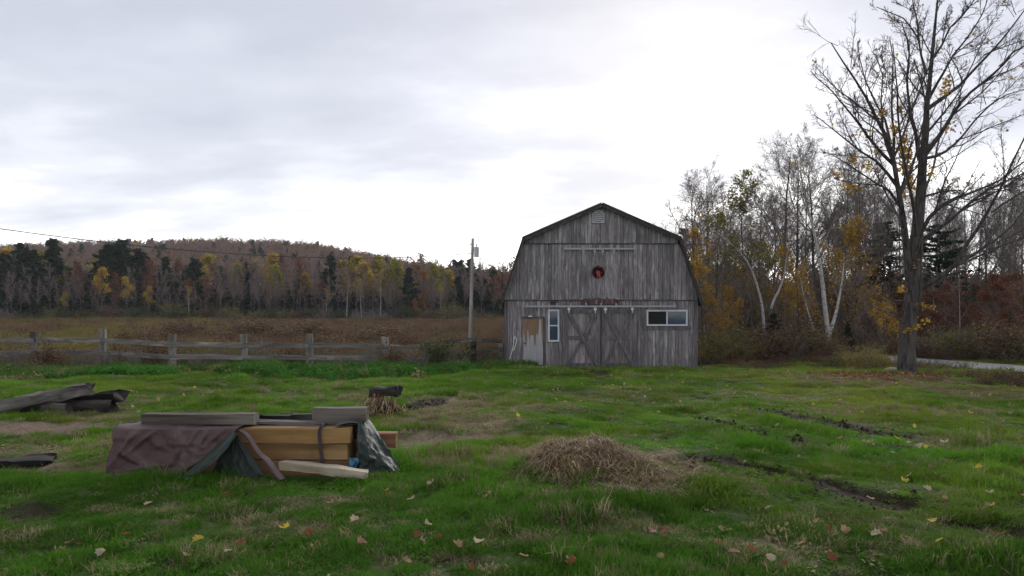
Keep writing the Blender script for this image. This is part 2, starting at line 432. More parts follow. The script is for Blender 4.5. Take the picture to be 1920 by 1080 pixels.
SOIL = [ell(*a) for a in [(60, 962, 90, 14, .8), (1222, 1000, 46, 13, 1), (860, 1052, 80, 10, .8), (120, 1030, 80, 9, .6), (1115, 699, 48, 7, .9), (1258, 824, 30, 5, .9),
        (1395, 845, 45, 5, .6), (745, 768, 34, 10, .8), (1930, 1003, 90, 20, .9), (1640, 985, 60, 8, .4), (1300, 742, 30, 4, .5), (175, 772, 70, 7, .7), (420, 1000, 40, 8, .5), (1120, 712, 30, 4, .7)]]
DIRT = [ell(*a) for a in [(40, 808, 150, 17, 1), (820, 822, 130, 10, .9), (770, 838, 70, 9, .9), (60, 850, 140, 9, .5), (880, 800, 60, 6, .5), (20, 885, 150, 12, .6), (300, 985, 60, 10, .5), (560, 950, 70, 8, .5), (980, 1010, 70, 10, .5), (1380, 1015, 80, 12, .5), (1500, 1062, 120, 10, .6), (1120, 1045, 80, 9, .45), (450, 770, 60, 6, .4), (1000, 730, 30, 4, .4)]]
DRY = [ell(*a) for a in [(830, 765, 110, 26, .9), (860, 800, 150, 22, .8), (1100, 880, 210, 52, .95), (1260, 880, 90, 28, .7), (880, 870, 130, 26, .55), (1720, 768, 220, 14, .6), (1600, 800, 120, 10, .35),
        (1820, 840, 130, 16, .4), (90, 850, 170, 26, .6), (210, 778, 110, 9, .8), (40, 880, 160, 10, .6), (1000, 770, 120, 12, .45), (640, 742, 120, 8, .4), (1050, 740, 150, 10, .3), (1700, 1010, 260, 50, .35),
        (500, 990, 140, 24, .45), (270, 960, 90, 14, .5), (820, 1045, 120, 18, .4), (1150, 985, 120, 20, .4), (1450, 1030, 160, 26, .5), (660, 940, 100, 10, .45), (60, 1000, 120, 14, .4), (230, 760, 60, 10, .5), (1480, 740, 160, 8, .3), (380, 735, 160, 6, .25)]]
LITT = [ell(*a) for a in [(1650, 714, 170, 13, 1), (1850, 735, 140, 12, .7), (1500, 706, 120, 7, .4)]]
RUTS = [([(1300, 862), (1370, 874), (1440, 884), (1520, 902), (1590, 922), (1660, 942)], .25, 1.0),
        ([(1420, 765), (1480, 775), (1560, 793), (1620, 810), (1662, 823)], .30, 1.0),
        ([(1325, 785), (1390, 802), (1450, 820), (1512, 838)], .24, .85),
        ([(1850, 986), (1900, 998), (1990, 1030)], .3, .9),
        ([(740, 776), (770, 764), (800, 757), (815, 752)], .34, 1.0)]
RUTS = [(np.array([G(*p) for p in pts]), wd, s) for pts, wd, s in RUTS]
def blobs(L, x, y, s=3):
    o = np.zeros(np.shape(x)); n = fbm(x * 2.2, y * 2.2, s, 4) - .5
    for cx, cy, rx, ry, st in L:
        d = np.sqrt(((x - cx) / rx) ** 2 + ((y - cy) / ry) ** 2) + n * 1.3
        o = np.maximum(o, st * (1 - sstep(0.55, 1.15, d)))
    return o
def rutmask(x, y, grow=1.0):
    o = np.zeros(np.shape(x)); n = fbm(x * 2.6, y * 2.6, 9, 4) - .5
    for pts, wd, s in RUTS:
        d = polyd(x, y, pts) / (wd * grow) + n * 1.0
        o = np.maximum(o, s * (1 - sstep(0.75, 1.25, d)))
    return o
MOUND = np.array([0.74, 7.25])
ROADX0, ROADX1 = 16.2, 20.0
# hill: ridge rows of the photograph, seen at about 470 m
HX = np.array([-900, -400, 0, 200, 300, 420, 500, 600, 700, 800, 900, 960, 1060, 1300, 1920, 3000.])
HYR = np.array([500, 480, 470, 463, 462, 459, 461, 469, 489, 508, 524, 535, 552, 572, 575, 575.])
def hillz(x, y):
    ang = 960 + x / np.maximum(y, 1) * F
    top = (HZ - np.interp(ang, HX, HYR)) * 470 / F - 11.5
    return np.maximum(top, 0) * sstep(185, 480, y) * (1 - .5 * sstep(560, 1200, y))
def gz(x, y):
    x = np.asarray(x, float); y = np.asarray(y, float)
    r = np.hypot(x, y)
    z = prof(np.where(y > -40, y, -40)); kx = sstep(9.5, 14.5, x) * sstep(20, 24, y) * (1 - sstep(85, 100, y)); z = z * (1 - kx) + profr(y) * kx
    amp = (1 - 1.0 * sstep(14.8, 16, x) * (1 - sstep(20.4, 22, x)))
    barn = sstep(-1.5, -.4, x) * (1 - sstep(8.2, 9.4, x)) * sstep(29.5, 30.8, y) * (1 - sstep(43, 45, y))
    amp = amp * (1 - barn)
    pile = 1 - sstep(.7, 1.1, np.sqrt(((x + 2.6) / 2.0) ** 2 + ((y - 7.6) / 1.0) ** 2))
    amp = amp * (1 - .9 * pile)
    z = z + amp * ((fbm(x * .35, y * .35, 1, 3) - .5) * .22 * sstep(3, 20, r) + (fbm(x * 1.3, y * 1.3, 2, 3) - .5) * .17 + (fbm(x * 5, y * 5, 5, 3) - .5) * .05)
    z = z - .06 * rutmask(x, y) + .06 * rutmask(x, y, 1.3) * fbm(x * 7, y * 7, 19, 3) 
    z = z - .03 * blobs(SOIL, x, y) * amp
    d = np.hypot((x - MOUND[0]) / .70, (y - MOUND[1]) / .72) + (fbm(x * 2.1, y * 2.1, 28, 3) - .5) * .5
    z = z + .25 * np.exp(-np.abs(d) ** 2.8 * 1.7) * (1 + .25 * (fbm(x * 3, y * 3, 8, 3) - .5))
    z = z + hillz(x, y)
    return z
def field(x, y):
    """1 where the rough weedy field lies (left of the barn beyond the fence, and beyond the lawn on the right)"""
    n = (fbm(x * .5, y * .5, 30, 3) - .5) * 1.6
    e_ = np.interp(x, [-3.6, -.6, 8.0, 9.0], [25.7, 31.2, 34, 33.2])
    return sstep(e_ - .5, e_ + .5, y + n * np.where(x < -3, 1, .4))

def tint(x, y):
    """ground cover at a point: soil, dirt, dry, litter masks"""
    return np.maximum(blobs(SOIL, x, y), rutmask(x, y)), blobs(DIRT, x, y, 4), blobs(DRY, x, y, 5), blobs(LITT, x, y, 6)

def build_ground():
    rad = np.concatenate([np.geomspace(.3, 3.2, 34)[:-1], np.geomspace(3.2, 36, 260)[:-1], np.geomspace(36, 900, 84)])
    a1 = np.linspace(-50, 50, 480); a2 = np.linspace(50, 310, 110)[1:-1]
    an = np.radians(np.concatenate([a1, a2])); nA = len(an); nR = len(rad)
    X = (rad[:, None] * np.sin(an)[None]).ravel(); Y = (rad[:, None] * np.cos(an)[None]).ravel()
    Z = gz(X, Y)
    rd = sstep(ROADX0 - .5, ROADX0, X) * (1 - sstep(ROADX1, ROADX1 + .5, X))
    Z = Z - rd * .05
    V = np.concatenate([np.stack([X, Y, Z], 1), [[0, 0, float(gz(0., 0.))]]])
    idx = np.arange(nA * nR).reshape(nR, nA); nx = np.roll(idx, -1, axis=1)
    Q = np.stack([idx[:-1], idx[1:], nx[1:], nx[:-1]], -1).reshape(-1, 4)
    T = np.stack([np.full(nA, nA * nR), idx[0], nx[0]], -1)
    so, di, dr, li = tint(X, Y); fl = field(X, Y)
    n = fbm(X * 1.1, Y * 1.1, 40, 4)[:, None]
    c = np.array([.05, .072, .022]) * (0.6 + .8 * n)
    def mix(c, m, k): return c * (1 - m[:, None]) + np.array(k) * (.7 + .6 * n) * m[:, None]
    c = mix(c, fl, (.10, .072, .042)); c = mix(c, dr * .9, (.17, .135, .075)); c = mix(c, di, (.175, .125, .095)); c = mix(c, li * .8, (.13, .065, .04)); c = mix(c, so, (.034, .025, .018))
    c = mix(c, sstep(140, 150, Y), (.05, .036, .028))
    c = np.concatenate([c, [c[0]]])
    m, o = newmat('ground_cover')
    a = N('ShaderNodeAttribute', attribute_name='Col'); t = N('ShaderNodeTexCoord')
    g = noise(t.outputs['Object'], 22, 6, .7); h = noise(t.outputs['Object'], 3, 5, .6)
    hv = N('ShaderNodeHueSaturation'); LK(a.outputs[0], hv.inputs['Color']); LK(maprange(g, .3, .7, .55, 1.4), hv.inputs['Value'])
    s = bsdf(.95, .08); LK(hv.outputs[0], s.inputs['Base Color'])
    LK(bump(MA('ADD', g, MA('MULTIPLY', h, .6)), .9, .03), s.inputs['Normal']); LK(s.outputs[0], o.inputs[0])
    ob = link('ground', np_mesh('ground', V, [T, Q], m, col=c, smooth=True)); tag(ob, kind='structure')
    return ob
build_ground()

def build_road():
    Y = np.concatenate([np.arange(-30, 60, .6), np.arange(60, 140, 4)]); us = np.linspace(0, 1, 9)
    V = []; c = []
    for y in Y:
        cx = np.interp(y, [60, 140], [0, 30])
        for u in us:
            x = ROADX0 + cx * .6 + (ROADX1 - ROADX0) * u + .12 * (hash2(np.array(int(y * 10)), np.array(int(u * 8)), 4) - .5) * (1 if u in (0, 1) else 0)
            V.append((x, y, 0))
    V = np.array(V); V[:, 2] = gz(V[:, 0], V[:, 1]) + .05
    n = len(us); idx = np.arange(len(V)).reshape(-1, n)
    Q = np.stack([idx[:-1, :-1], idx[:-1, 1:], idx[1:, 1:], idx[1:, :-1]], -1).reshape(-1, 4)
    m, o = newmat('road_gravel')
    t = N('ShaderNodeTexCoord'); g = noise(t.outputs['Object'], 30, 5, .7); h = noise(t.outputs['Object'], 1.2, 5, .6)
    c = mixc(maprange(h, .3, .7), (.19, .185, .19), (.28, .275, .275)); c = mixc(maprange(g, .3, .7, 0, .5), c, (.14, .135, .13))
    s = bsdf(.9, .2); LK(c, s.inputs['Base Color']); LK(bump(g, .5, .01), s.inputs['Normal']); LK(s.outputs[0], o.inputs[0])
    tag(link('road', np_mesh('road', V, [Q], m, smooth=True)), kind='structure')
build_road()

# ------------------------------------------------------------------ the barn
BY = 31.0; BS = BY / F
def bx(p): return (p - 960) * BS
def bz(p): return EYE - (p - HZ) * BS
BX0, BX1 = bx(946), bx(1308)
BC = 0.5 * (BX0 + BX1); BZ0 = bz(690)
barn = empty('barn', (BC, BY, BZ0), 'weathered grey gambrel roofed barn with cross braced double doors', 'barn')
# local coordinates: x from the centre, y into the barn, z above the sill
def lx(p): return bx(p) - BC
def lz(p): return bz(p) - BZ0
HW = (BX1 - BX0) / 2
PK = (lx(1124), lz(381)); BL = (lx(976), lz(449)); BR = (lx(1264), lz(441)); EL = (lx(938), lz(573)); ER = (lx(1311), lz(569))
BRK = (BL[1] + BR[1]) / 2; BRKX = (BR[0] - BL[0]) / 2; EV = (EL[1] + ER[1]) / 2; EX = (ER[0] - EL[0]) / 2; PKZ = PK[1]
def roofz(x):
    """underside of the roof above the facade"""
    a = abs(x)
    return np.interp(a, [0, BRKX, EX], [PKZ - .16, BRK - .13, EV])
rng = np.random.default_rng(5)
DEPTH = 12.0
Z1, Z2 = lz(561), lz(455)        # lap joints between the three courses of boards
wall = MB()
prof_poly = [(-HW + .02, 0), (HW - .02, 0), (HW - .02, EV + .25), (BRKX - .08, BRK - .2), (0, PKZ - .24), (-BRKX + .08, BRK - .2), (-HW + .02, EV + .25)]
wall.prism(prof_poly, .04, .10)
fw = link('front_wall', wall.mesh('front_wall', M['darkwood']), barn)
bw = MB(); bw.prism(prof_poly, DEPTH - .1, DEPTH); link('back_wall', bw.mesh('back_wall', M['barnwood']), barn)
for s in (-1, 1):
    sw = MB(); x = s * (HW - .04); sw.box(min(x, x - s * .08), max(x, x - s * .08), .102, DEPTH - .102, 0, EV + .2)
    link('side_wall', sw.mesh('side_wall', M['barnwood']), barn)
    x = -HW + .1; nb = 0
def board(x0, x1, z0, z1a, z1b, y, t, name='board', parent=None, mat='barnwood', lat=0):
    b = MB(); b.add([(x0, y, z0), (x1, y, z0), (x1, y + t, z0), (x0, y + t, z0), (x0, y, z1a), (x1, y, z1b), (x1, y + t, z1b), (x0, y + t, z1a)], (),
                    [(0, 3, 2, 1), (4, 5, 6, 7), (0, 1, 5, 4), (1, 2, 6, 5), (2, 3, 7, 6), (3, 0, 4, 7)])
    return link(name, b.mesh(name, M[mat]), parent if parent is not None else fw)
# openings in the lowest course, in pixels: x0, x1, top, bottom
def course(z0, z1, half, yoff, wmin, wmax, slope):
    x = -half
    while x < half - .03:
        wd = rng.uniform(wmin, wmax); x1 = min(x + wd, half)
        if half - x1 < .07: x1 = half
        j = rng.normal() * .012
        dy = yoff + rng.uniform(-.007, .007)
        if slope:
            za, zb = roofz(x) + .06, roofz(x1) + .06
            zc, zd = min(z1, za), min(z1, zb)
        else: zc = zd = z1
        if zc > z0 + .05 or zd > z0 + .05:
            board(x + .007, x1 - .007, z0 + abs(j), max(zc, z0 + .06), max(zd, z0 + .06), dy, .025)
        x = x1
course(-.02, Z1 - .01, HW, .012, .13, .21, False)
course(Z1 - .03, Z2 - .012, HW, -.022, .13, .21, True)
course(Z2 - .03, PKZ, BRKX, -.056, .13, .21, True)
# corner boards, lap lips
for p in (-HW + .07, HW - .07):
    b = MB(); b.box(p - .075, p + .075, -.02, .008, -.02, Z1 - .05); link('corner_board', b.mesh('corner_board', M['bracewood']), fw)
for z, xw, y in ((Z1 - .045, HW - .06, -.030), (Z2 - .045, BRKX + .1, -.066)):
    b = MB(); b.box(-xw, xw, y, y + .02, z - .02, z + .012); link('lap_strip', b.mesh('lap_strip', M['darkwood']), fw)
# roof: four slabs with rake boards
OV = .34
def slab(a, b, t, y0, y1):
    a = np.array(a); b = np.array(b); d = (b - a) / np.linalg.norm(b - a); n = np.array([-d[1], d[0]])
    if n[1] < 0: n = -n
    q = [a, b, b + n * t, a + n * t]
    return [tuple(v) for v in q]
roof = empty('roof', (0, 0, 0), None, None); roof.parent = barn
for s in (-1, 1):
    for a, b in (((0, PKZ - .10), (s * (BRKX + .06), BRK - .09)), ((s * BRKX, BRK - .07), (s * EX, EV - .06))):
        q = slab(a, b, .09, 0, 0)
        m = MB(); m.prism(q if s > 0 else q[::-1], -OV, DEPTH + .3); link('roof_slope', m.mesh('roof_slope', M['roofing']), roof)
        q2 = slab((a[0], a[1] - .10), (b[0], b[1] - .10), .12, 0, 0)
        m = MB(); m.prism(q2 if s > 0 else q2[::-1], -OV + .02, -OV + .05); link('rake_board', m.mesh('rake_board', M['bracewood' if b[0] < -HW else 'darkwood']), roof)
# big sliding doors
def sliding_door(x0, x1, zb, zt, y, label):
    d = empty('sliding_door', (0, 0, 0), None, None); d.parent = barn
    if label: d['label'] = label
    x = x0
    while x < x1 - .02:
        xx = min(x + rng.uniform(.18, .24), x1)
        if x1 - xx < .08: xx = x1
        board(x + .004, xx - .004, zb + rng.uniform(0, .015), zt, zt, y + rng.uniform(-.003, .003), .03, 'plank', d, 'doorwood'); x = xx
    def bt(name, a, b, wd, yy, t=.028):
        m = MB(); m.bar((a[0], yy, a[1]), (b[0], yy, b[1]), t, wd); link(name, m.mesh(name, M['bracewood']), d)
    yf = y - .022; zm = lz(633)
    bt('stile', (x0 + .075, zb), (x0 + .075, zt), .15, yf); bt('stile', (x1 - .075, zb), (x1 - .075, zt), .15, yf)
    for z in (zb + .09, zm, zt - .09): bt('rail', (x0 + .152, z), (x1 - .152, z), .17, yf - .001)
    for z0_, z1_ in ((zb + .05, zt - .06),):
        bt('brace', (x0 + .12, z0_), (x1 - .12, z1_), .13, yf - .028, .024); bt('brace', (x0 + .12, z1_), (x1 - .12, z0_), .13, yf - .053, .024)
    return d
DB, DT = lz(688), lz(580)
sliding_door(lx(1059), lx(1125), DB, DT, -.115, None)
sliding_door(lx(1127), lx(1192), DB, DT, -.115, None)
# track with brackets and hangers
def track(xa, xb, zp, th, brackets, hangers, y):
    t = empty('door_track', (0, 0, 0), None, None); t.parent = barn
    m = MB(); m.box(lx(xa), lx(xb), y, y + .07, lz(zp) - th / 2, lz(zp) + th / 2); link('track_rail', m.mesh('track_rail', M['metal']), t)
    for p in brackets:
        m = MB(); c = lx(p); m.box(c - .03, c + .03, y - .012, y - .002, lz(zp) - th / 2 - .01, lz(zp) + th / 2 + .1); m.box(c - .028, c + .028, y - .002, y + .06, lz(zp) + th / 2 + .03, lz(zp) + th / 2 + .1)
        link('bracket', m.mesh('bracket', M['metal']), t)
    for p, rd in hangers:
        m = MB(); c = lx(p); zc = lz(zp) - th / 2 - rd - .01; k = 12
        poly = [(c + rd * math.cos(a), zc + rd * math.sin(a)) for a in np.arange(k) * 2 * math.pi / k]
        m.prism(poly, y - .03, y + .0); m.box(c - .02, c + .02, y - .045, y - .031, zc - rd - .1, zc + rd)
        link('hanger', m.mesh('hanger', M['white' if zp > 500 else 'metal']), t)
track(984, 1266, 574.5, .075, [988, 1017, 1044, 1070, 1098, 1126, 1154, 1181, 1209, 1237, 1263], [(1066, .065), (1115, .075), (1134, .075), (1184, .065)], -.20)
track(1057, 1191, 467, .075, [1060, 1092, 1124, 1156, 1188], [(1093, .06), (1114, .06), (1129, .06), (1150, .06)], -.17)
# loft doors
for xa, xb, s in ((1090, 1121.5, 1), (1123, 1157, -1)):
    d = empty('loft_door', (0, 0, 0), None, None); d.parent = barn
    x = lx(xa); xe = lx(xb); za, zb_ = lz(560), lz(472)
    while x < xe - .02:
        xx = min(x + rng.uniform(.17, .24), xe)
        if xe - xx < .08: xx = xe
        board(x + .004, xx - .004, za, zb_, zb_, -.095 + rng.uniform(-.003, .003), .03, 'plank', d, 'barnwood'); x = xx
    m = MB(); A = (lx(xa) + .1, -.108, za + .1); B = (lx(xb) - .15, -.108, zb_ - .1)
    if s < 0: A, B = (lx(xb) - .1, -.108, za + .1), (lx(xa) + .15, -.108, zb_ - .1)
    m.bar(A, B, .02, .085); link('brace', m.mesh('brace', M['barnwood']), d)
m = MB(); m.box(lx(1120), lx(1124.5), -.135, -.112, lz(558), lz(474)); link('centre_batten', m.mesh('centre_batten', M['barnwood']), barn)
# red sill box under the loft doors with short blocks
sl = MB(); sl.box(lx(1089), lx(1158), -.12, -.05, lz(571), lz(562)); so_ = link('loft_sill', sl.mesh('loft_sill', M['redwood']), barn)
for p in (1098, 1108, 1118, 1128, 1138, 1148):
    m = MB(); m.box(lx(p) - .05, lx(p) + .03, -.15, -.122, lz(570.5), lz(562.5)); link('sill_block', m.mesh('sill_block', M['bracewood']), so_)
for p in (1090, 1157):
    m = MB(); m.box(lx(p) - .05, lx(p) + .05, -.17, -.10, lz(561.5), lz(559)); link('corner_bracket', m.mesh('corner_bracket', M['metal']), so_)
# gable vent
gv = empty('gable_vent', (0, 0, 0), None, None); gv.parent = barn
vx0, vx1, vb, vt, vm = lx(1109.5), lx(1133), lz(419), lz(394), lz(402)
def ring(x0, x1, b, t, mm, q): return [(x0, b + q), (x0 + q, b), (x1 - q, b), (x1, b + q), (x1, mm), (x1 - (x1 - x0) * .2, t - .04), ((x0 + x1) / 2, t), (x0 + (x1 - x0) * .2, t - .04), (x0, mm)]
po = ring(vx0, vx1, vb, vt, vm, .03); pi_ = ring(vx0 + .06, vx1 - .06, vb + .06, vt - .06, vm - .02, .08)
m = MB(); k = len(po)
V = [(a, -.12, b) for a, b in po] + [(a, -.12, b) for a, b in pi_] + [(a, -.06, b) for a, b in po] + [(a, -.06, b) for a, b in pi_]
m.add(V, (), [(i, (i + 1) % k, k + (i + 1) % k, k + i) for i in range(k)] + [(2 * k + i, 2 * k + (i + 1) % k, (i + 1) % k, i) for i in range(k)] + [(k + i, k + (i + 1) % k, 3 * k + (i + 1) % k, 3 * k + i) for i in range(k)])
link('vent_frame', m.mesh('vent_frame', M['vent']), gv)
m = MB(); m.prism(pi_, -.064, -.060); link('vent_back', m.mesh('vent_back', M['dark']), gv)
for i in range(5):
    z = vb + .09 + i * (vt - vb - .17) / 5; hw = (vx1 - vx0) / 2 - .07
    m = MB(); m.add([(vx0 + .07, -.115, z), (vx1 - .07, -.115, z), (vx1 - .07, -.07, z + .075), (vx0 + .07, -.07, z + .075), (vx0 + .07, -.105, z - .012), (vx1 - .07, -.105, z - .012), (vx1 - .07, -.066, z + .06), (vx0 + .07, -.066, z + .06)], (),
                    [(0, 1, 2, 3), (7, 6, 5, 4), (4, 5, 1, 0), (5, 6, 2, 1), (6, 7, 3, 2), (7, 4, 0, 3)])
    link('louver', m.mesh('louver', M['vent']), gv)
# windows
def window(x0, x1, z0, z1, name, label, panes, vertical):
    wn = empty(name, (0, 0, 0), None, None); wn.parent = barn
    if label: wn['label'] = label
    fwd = .07
    m = MB(); m.box(x0, x0 + fwd, -.07, .005, z0, z1); m.box(x1 - fwd, x1, -.07, .005, z0, z1); m.box(x0 + fwd, x1 - fwd, -.068, .005, z1 - fwd, z1); m.box(x0 + fwd, x1 - fwd, -.075, .005, z0, z0 + fwd)
    if vertical: zc = (z0 + z1) / 2; m.box(x0 + fwd, x1 - fwd, -.055, .003, zc - .025, zc + .025)
    else: xc = (x0 + x1) / 2; m.box(xc - .03, xc + .03, -.055, .003, z0 + fwd, z1 - fwd)
    link('window_frame', m.mesh('window_frame', M['white']), wn)
    for i, mt in enumerate(panes):
        if vertical: a = (x0 + fwd, x1 - fwd, z0 + fwd + i * (z1 - z0) / 2 - i * .04, (z0 + z1) / 2 - .025 + i * ((z1 - z0) / 2 - fwd + .025))
        else: a = (x0 + fwd + i * ((x1 - x0) / 2 - fwd + .03), (x0 + x1) / 2 - .03 + i * ((x1 - x0) / 2 - fwd + .03), z0 + fwd, z1 - fwd)
        m = MB(); m.box(a[0], a[1], -.03 + .004 * i, -.02 + .004 * i, a[2], a[3]); p = link('pane', m.mesh('pane', M[mt]), wn)
        if mt == 'screen': p['label'] = 'dark left half of the sliding window'
window(lx(1027.5), lx(1048.5), lz(640.5), lz(580.5), 'narrow_window', None, ('glass', 'glass'), True)
window(lx(1212), lx(1288.5), lz(611), lz(581), 'sliding_window', None, ('screen', 'glass'), False)
m = MB(); m.box(lx(1206), lx(1296), -.03, .006, lz(618), lz(611.5)); link('sill_board', m.mesh('sill_board', M['bracewood']), barn)
# peeled side door
m = MB(); m.box(lx(981), lx(1018), -.05, -.018, lz(683.5), lz(597.5)); dd = link('side_door', None, barn)
bpy.data.objects.remove(dd)
dm = MB(); dm.box(-(lx(1018) - lx(981)) / 2, (lx(1018) - lx(981)) / 2, -.016, .016, 0, lz(597.5) - lz(683.5))
dd = link('side_door', dm.mesh('side_door', M['ply']), barn, ((lx(981) + lx(1018)) / 2, -.035, lz(683.5)))
m = MB(); m.prism([(.06 * math.cos(a) * .6, .06 * math.sin(a) * .6) for a in np.arange(10) * math.pi / 5], -.07, -.017)
link('door_knob', m.mesh('door_knob', M['dark']), dd, (-.36, 0, .93))
m = MB(); m.box(lx(979), lx(1021), -.06, .006, lz(597.2), lz(593.6)); m.box(lx(1018.3), lx(1021.5), -.052, .006, lz(684), lz(597.4)); link('door_trim', m.mesh('door_trim', M['darkwood']), barn)
m = MB(); m.prism([(lx(990), lz(594.5)), (lx(998), lz(594.5)), (lx(997), lz(592)), (lx(991), lz(592))], -.14, -.065); link('door_light', m.mesh('door_light', M['white']), barn)
# flood lamp under the lap joint
lp = MB(); lp.prism([(lx(1031), lz(569)), (lx(1042), lz(569)), (lx(1043), lz(563)), (lx(1030), lz(563))], -.2, -.035); lp.box(lx(1034), lx(1039), -.24, -.202, lz(567), lz(564))
link('flood_lamp', lp.mesh('flood_lamp', M['dark']), barn)

# wreath
wc = Vector((bx(1121), BY - .16, bz(510.5)))
wr = empty('wreath', wc, 'round red wreath with bright red bow hanging on loft doors', 'wreath')
rg = np.random.default_rng(11); n = 900; a = rg.random(n) * 2 * math.pi; b = rg.random(n) * 2 * math.pi; rr = .095 * np.sqrt(rg.random(n))
pos = np.stack([(.18 + rr * np.cos(b)) * np.cos(a), rr * np.sin(b) * .8, (.18 + rr * np.cos(b)) * np.sin(a)], 1)
V, Q, c = leaves(rg, pos, .05, [(.14, .014, .012), (.08, .012, .01), (.22, .02, .016), (.04, .02, .012)])
link('ring', np_mesh('ring', V, [Q], M['leaf'], col=c), wr)
m = MB()
for s in (-1, 1):
    for q in range(5):
        t0, t1 = q / 5, (q + 1) / 5
        f = lambda t: np.array([s * .13 * math.sin(math.pi * t) * (1 + .2 * t), -.10 - .035 * math.sin(math.pi * t * 1.3), -.05 + .075 * (t - .5) * 1.6])
        m.bar(f(t0), f(t1), .045, .012)
    m.bar((s * .01, -.11, -.06), (s * .06, -.12, -.21), .012, .05)
m.box(-.025, .025, -.15, -.10, -.08, -.03)
link('bow', m.mesh('bow', M['ribbon']), wr)

# white rope hooked on the wall left of the door
pp = np.array([(963.5, 631), (963, 645), (961, 655), (958, 664), (955, 674)], float); p2 = np.array([(963.5, 631), (966, 633), (969, 636), (967.5, 645), (965, 652), (962.5, 657)], float)
Ps = [np.stack([bx(q[:, 0]), np.full(len(q), BY - .05), bz(q[:, 1])], 1) for q in (pp, p2)]
Vq = join([tubes(resample(q, 8)[None], np.full((1, 8), .022), 6) for q in Ps])
tag(link('rope', np_mesh('rope', Vq[0], [Vq[1]], M['hose'], smooth=True)), 'thin white rope hooked on the barn wall left of the peeling door', 'rope')

# ------------------------------------------------------------------ fence
def beam_mesh(name, L, wy, wz, seed, rough=.006, nl=10, mat=None, taper=0.0, cham=.1, axis='x', ragged=0.0, bow=0.0):
    """a timber with softened, uneven edges; length along x from 0 to L, centred in y, z from 0 to wz"""
    r = np.random.default_rng(seed)
    c = cham
    sec = np.array([(-.5 + c, -.5), (.5 - c, -.5), (.5, -.5 + c), (.5, .5 - c), (.5 - c, .5), (-.5 + c, .5), (-.5, .5 - c), (-.5, -.5 + c)])
    t = np.linspace(0, 1, nl); V = []
    off = r.random(2) * 50
    for i, u in enumerate(t):
        s = 1 - taper * u
        P = np.stack([np.full(8, u * L), sec[:, 0] * wy * s, (sec[:, 1] * s + .5) * wz], 1)
        nz = np.stack([fbm(np.full(8, u * L * 4 + off[0]) + k * 9, np.arange(8) * 1.7 + off[1], seed + k, 3) - .5 for k in range(3)], 1) * rough * 2.5
        if i in (0, nl - 1): nz[:, 0] += (r.random(8) - .5) * ragged * 2
        else: nz[:, 0] = 0
        P = P + nz; P[:, 2] += bow * math.sin(math.pi * u)
        V.append(P)
    V = np.concatenate(V); idx = np.arange(nl * 8).reshape(nl, 8); nx = np.roll(idx, -1, axis=1)
    Q = np.stack([idx[:-1], nx[:-1], nx[1:], idx[1:]], -1).reshape(-1, 4)
    T = [(idx[0, 0], idx[0, k + 1], idx[0, k]) for k in range(1, 7)] + [(idx[-1, 0], idx[-1, k], idx[-1, k + 1]) for k in range(1, 7)]
    if axis == 'z': V = np.stack([V[:, 2] - wz / 2, V[:, 1], V[:, 0]], 1); Q = Q[:, ::-1]; T = [tt[::-1] for tt in T]
    return np_mesh(name, V, [np.array(T), Q], mat, smooth=False)
FY = 24.5
posts = [(-70, 626, 24.2, 1), (62, 622, 24.3, 0), (192, 617, 25.4, 1), (323, 627, 24.5, 1), (457, 627, 24.8, 1), (580, 626, 24.5, 1), (722, 632, 24.6, 1), (803, 641, 25.2, 0)]
fence = empty('board_fence', (px(323, 697, FY)[0], FY, px(323, 697, FY)[2]), 'grey weathered three rail wooden fence between lawn and field', 'fence')
fo = np.array(fence.location)
for i, (p, tp, Y, gl) in enumerate(posts):
    x, y, zt = px(p, tp, Y); zb = float(gz(x, y)) - .25
    o = link('post', beam_mesh('post', zt - zb, .205, .205, 60 + i, .012, 7, M['fencewood' if gl else 'greylog'], axis='z'), fence, (x - fo[0], y - fo[1], zb - fo[2]), (rng.normal() * .012, rng.normal() * .012, rng.normal() * .1))
rails = [[632, 633, 632, 641, 643, 643, 645, 646], [656, 657, 657, 665, 666, 666, 668, 671], [684, 684, 684, 688, 690, 691, 692, 694]]
for k, row in enumerate(rails):
    for i in range(len(posts) - 1):
        if k == 2 and i in (1, 5): continue
        a = np.array(px(posts[i][0], row[i] + (9 if k < 2 else 4), posts[i][2])); b = np.array(px(posts[i + 1][0], row[i + 1] + (9 if k < 2 else 4), posts[i + 1][2]))
        if i == 2: a[2] -= .03
        a[1] -= .115; b[1] -= .115; d = b - a; L = np.linalg.norm(d)
        o = link('rail', beam_mesh('rail', L, .04, .165 if k < 2 else .12, 90 + 10 * k + i, .010, 9, M['railwood'], cham=.05, bow=rng.normal() * .02), fence, a - fo)
        o.rotation_euler = Vector(d).to_track_quat('X', 'Z').to_euler()
f2 = empty('short_fence', px(887, 680, 27.5), 'short dark fence section beside left corner of barn', 'fence'); fo = np.array(f2.location)
for i, (p, tp, bt_, Y, wd) in enumerate([(888, 634, 682, 27.5, .22), (938, 638, 688, 30.4, .2)]):
    x, y, zt = px(p, tp, Y); zb = float(gz(x, y)) - .25
    link('post', beam_mesh('post', zt - zb, wd, wd, 160 + i, .014, 7, M['rotbeam' if i == 0 else 'greylog'], axis='z'), f2, (x - fo[0], y - fo[1], zb - fo[2]))
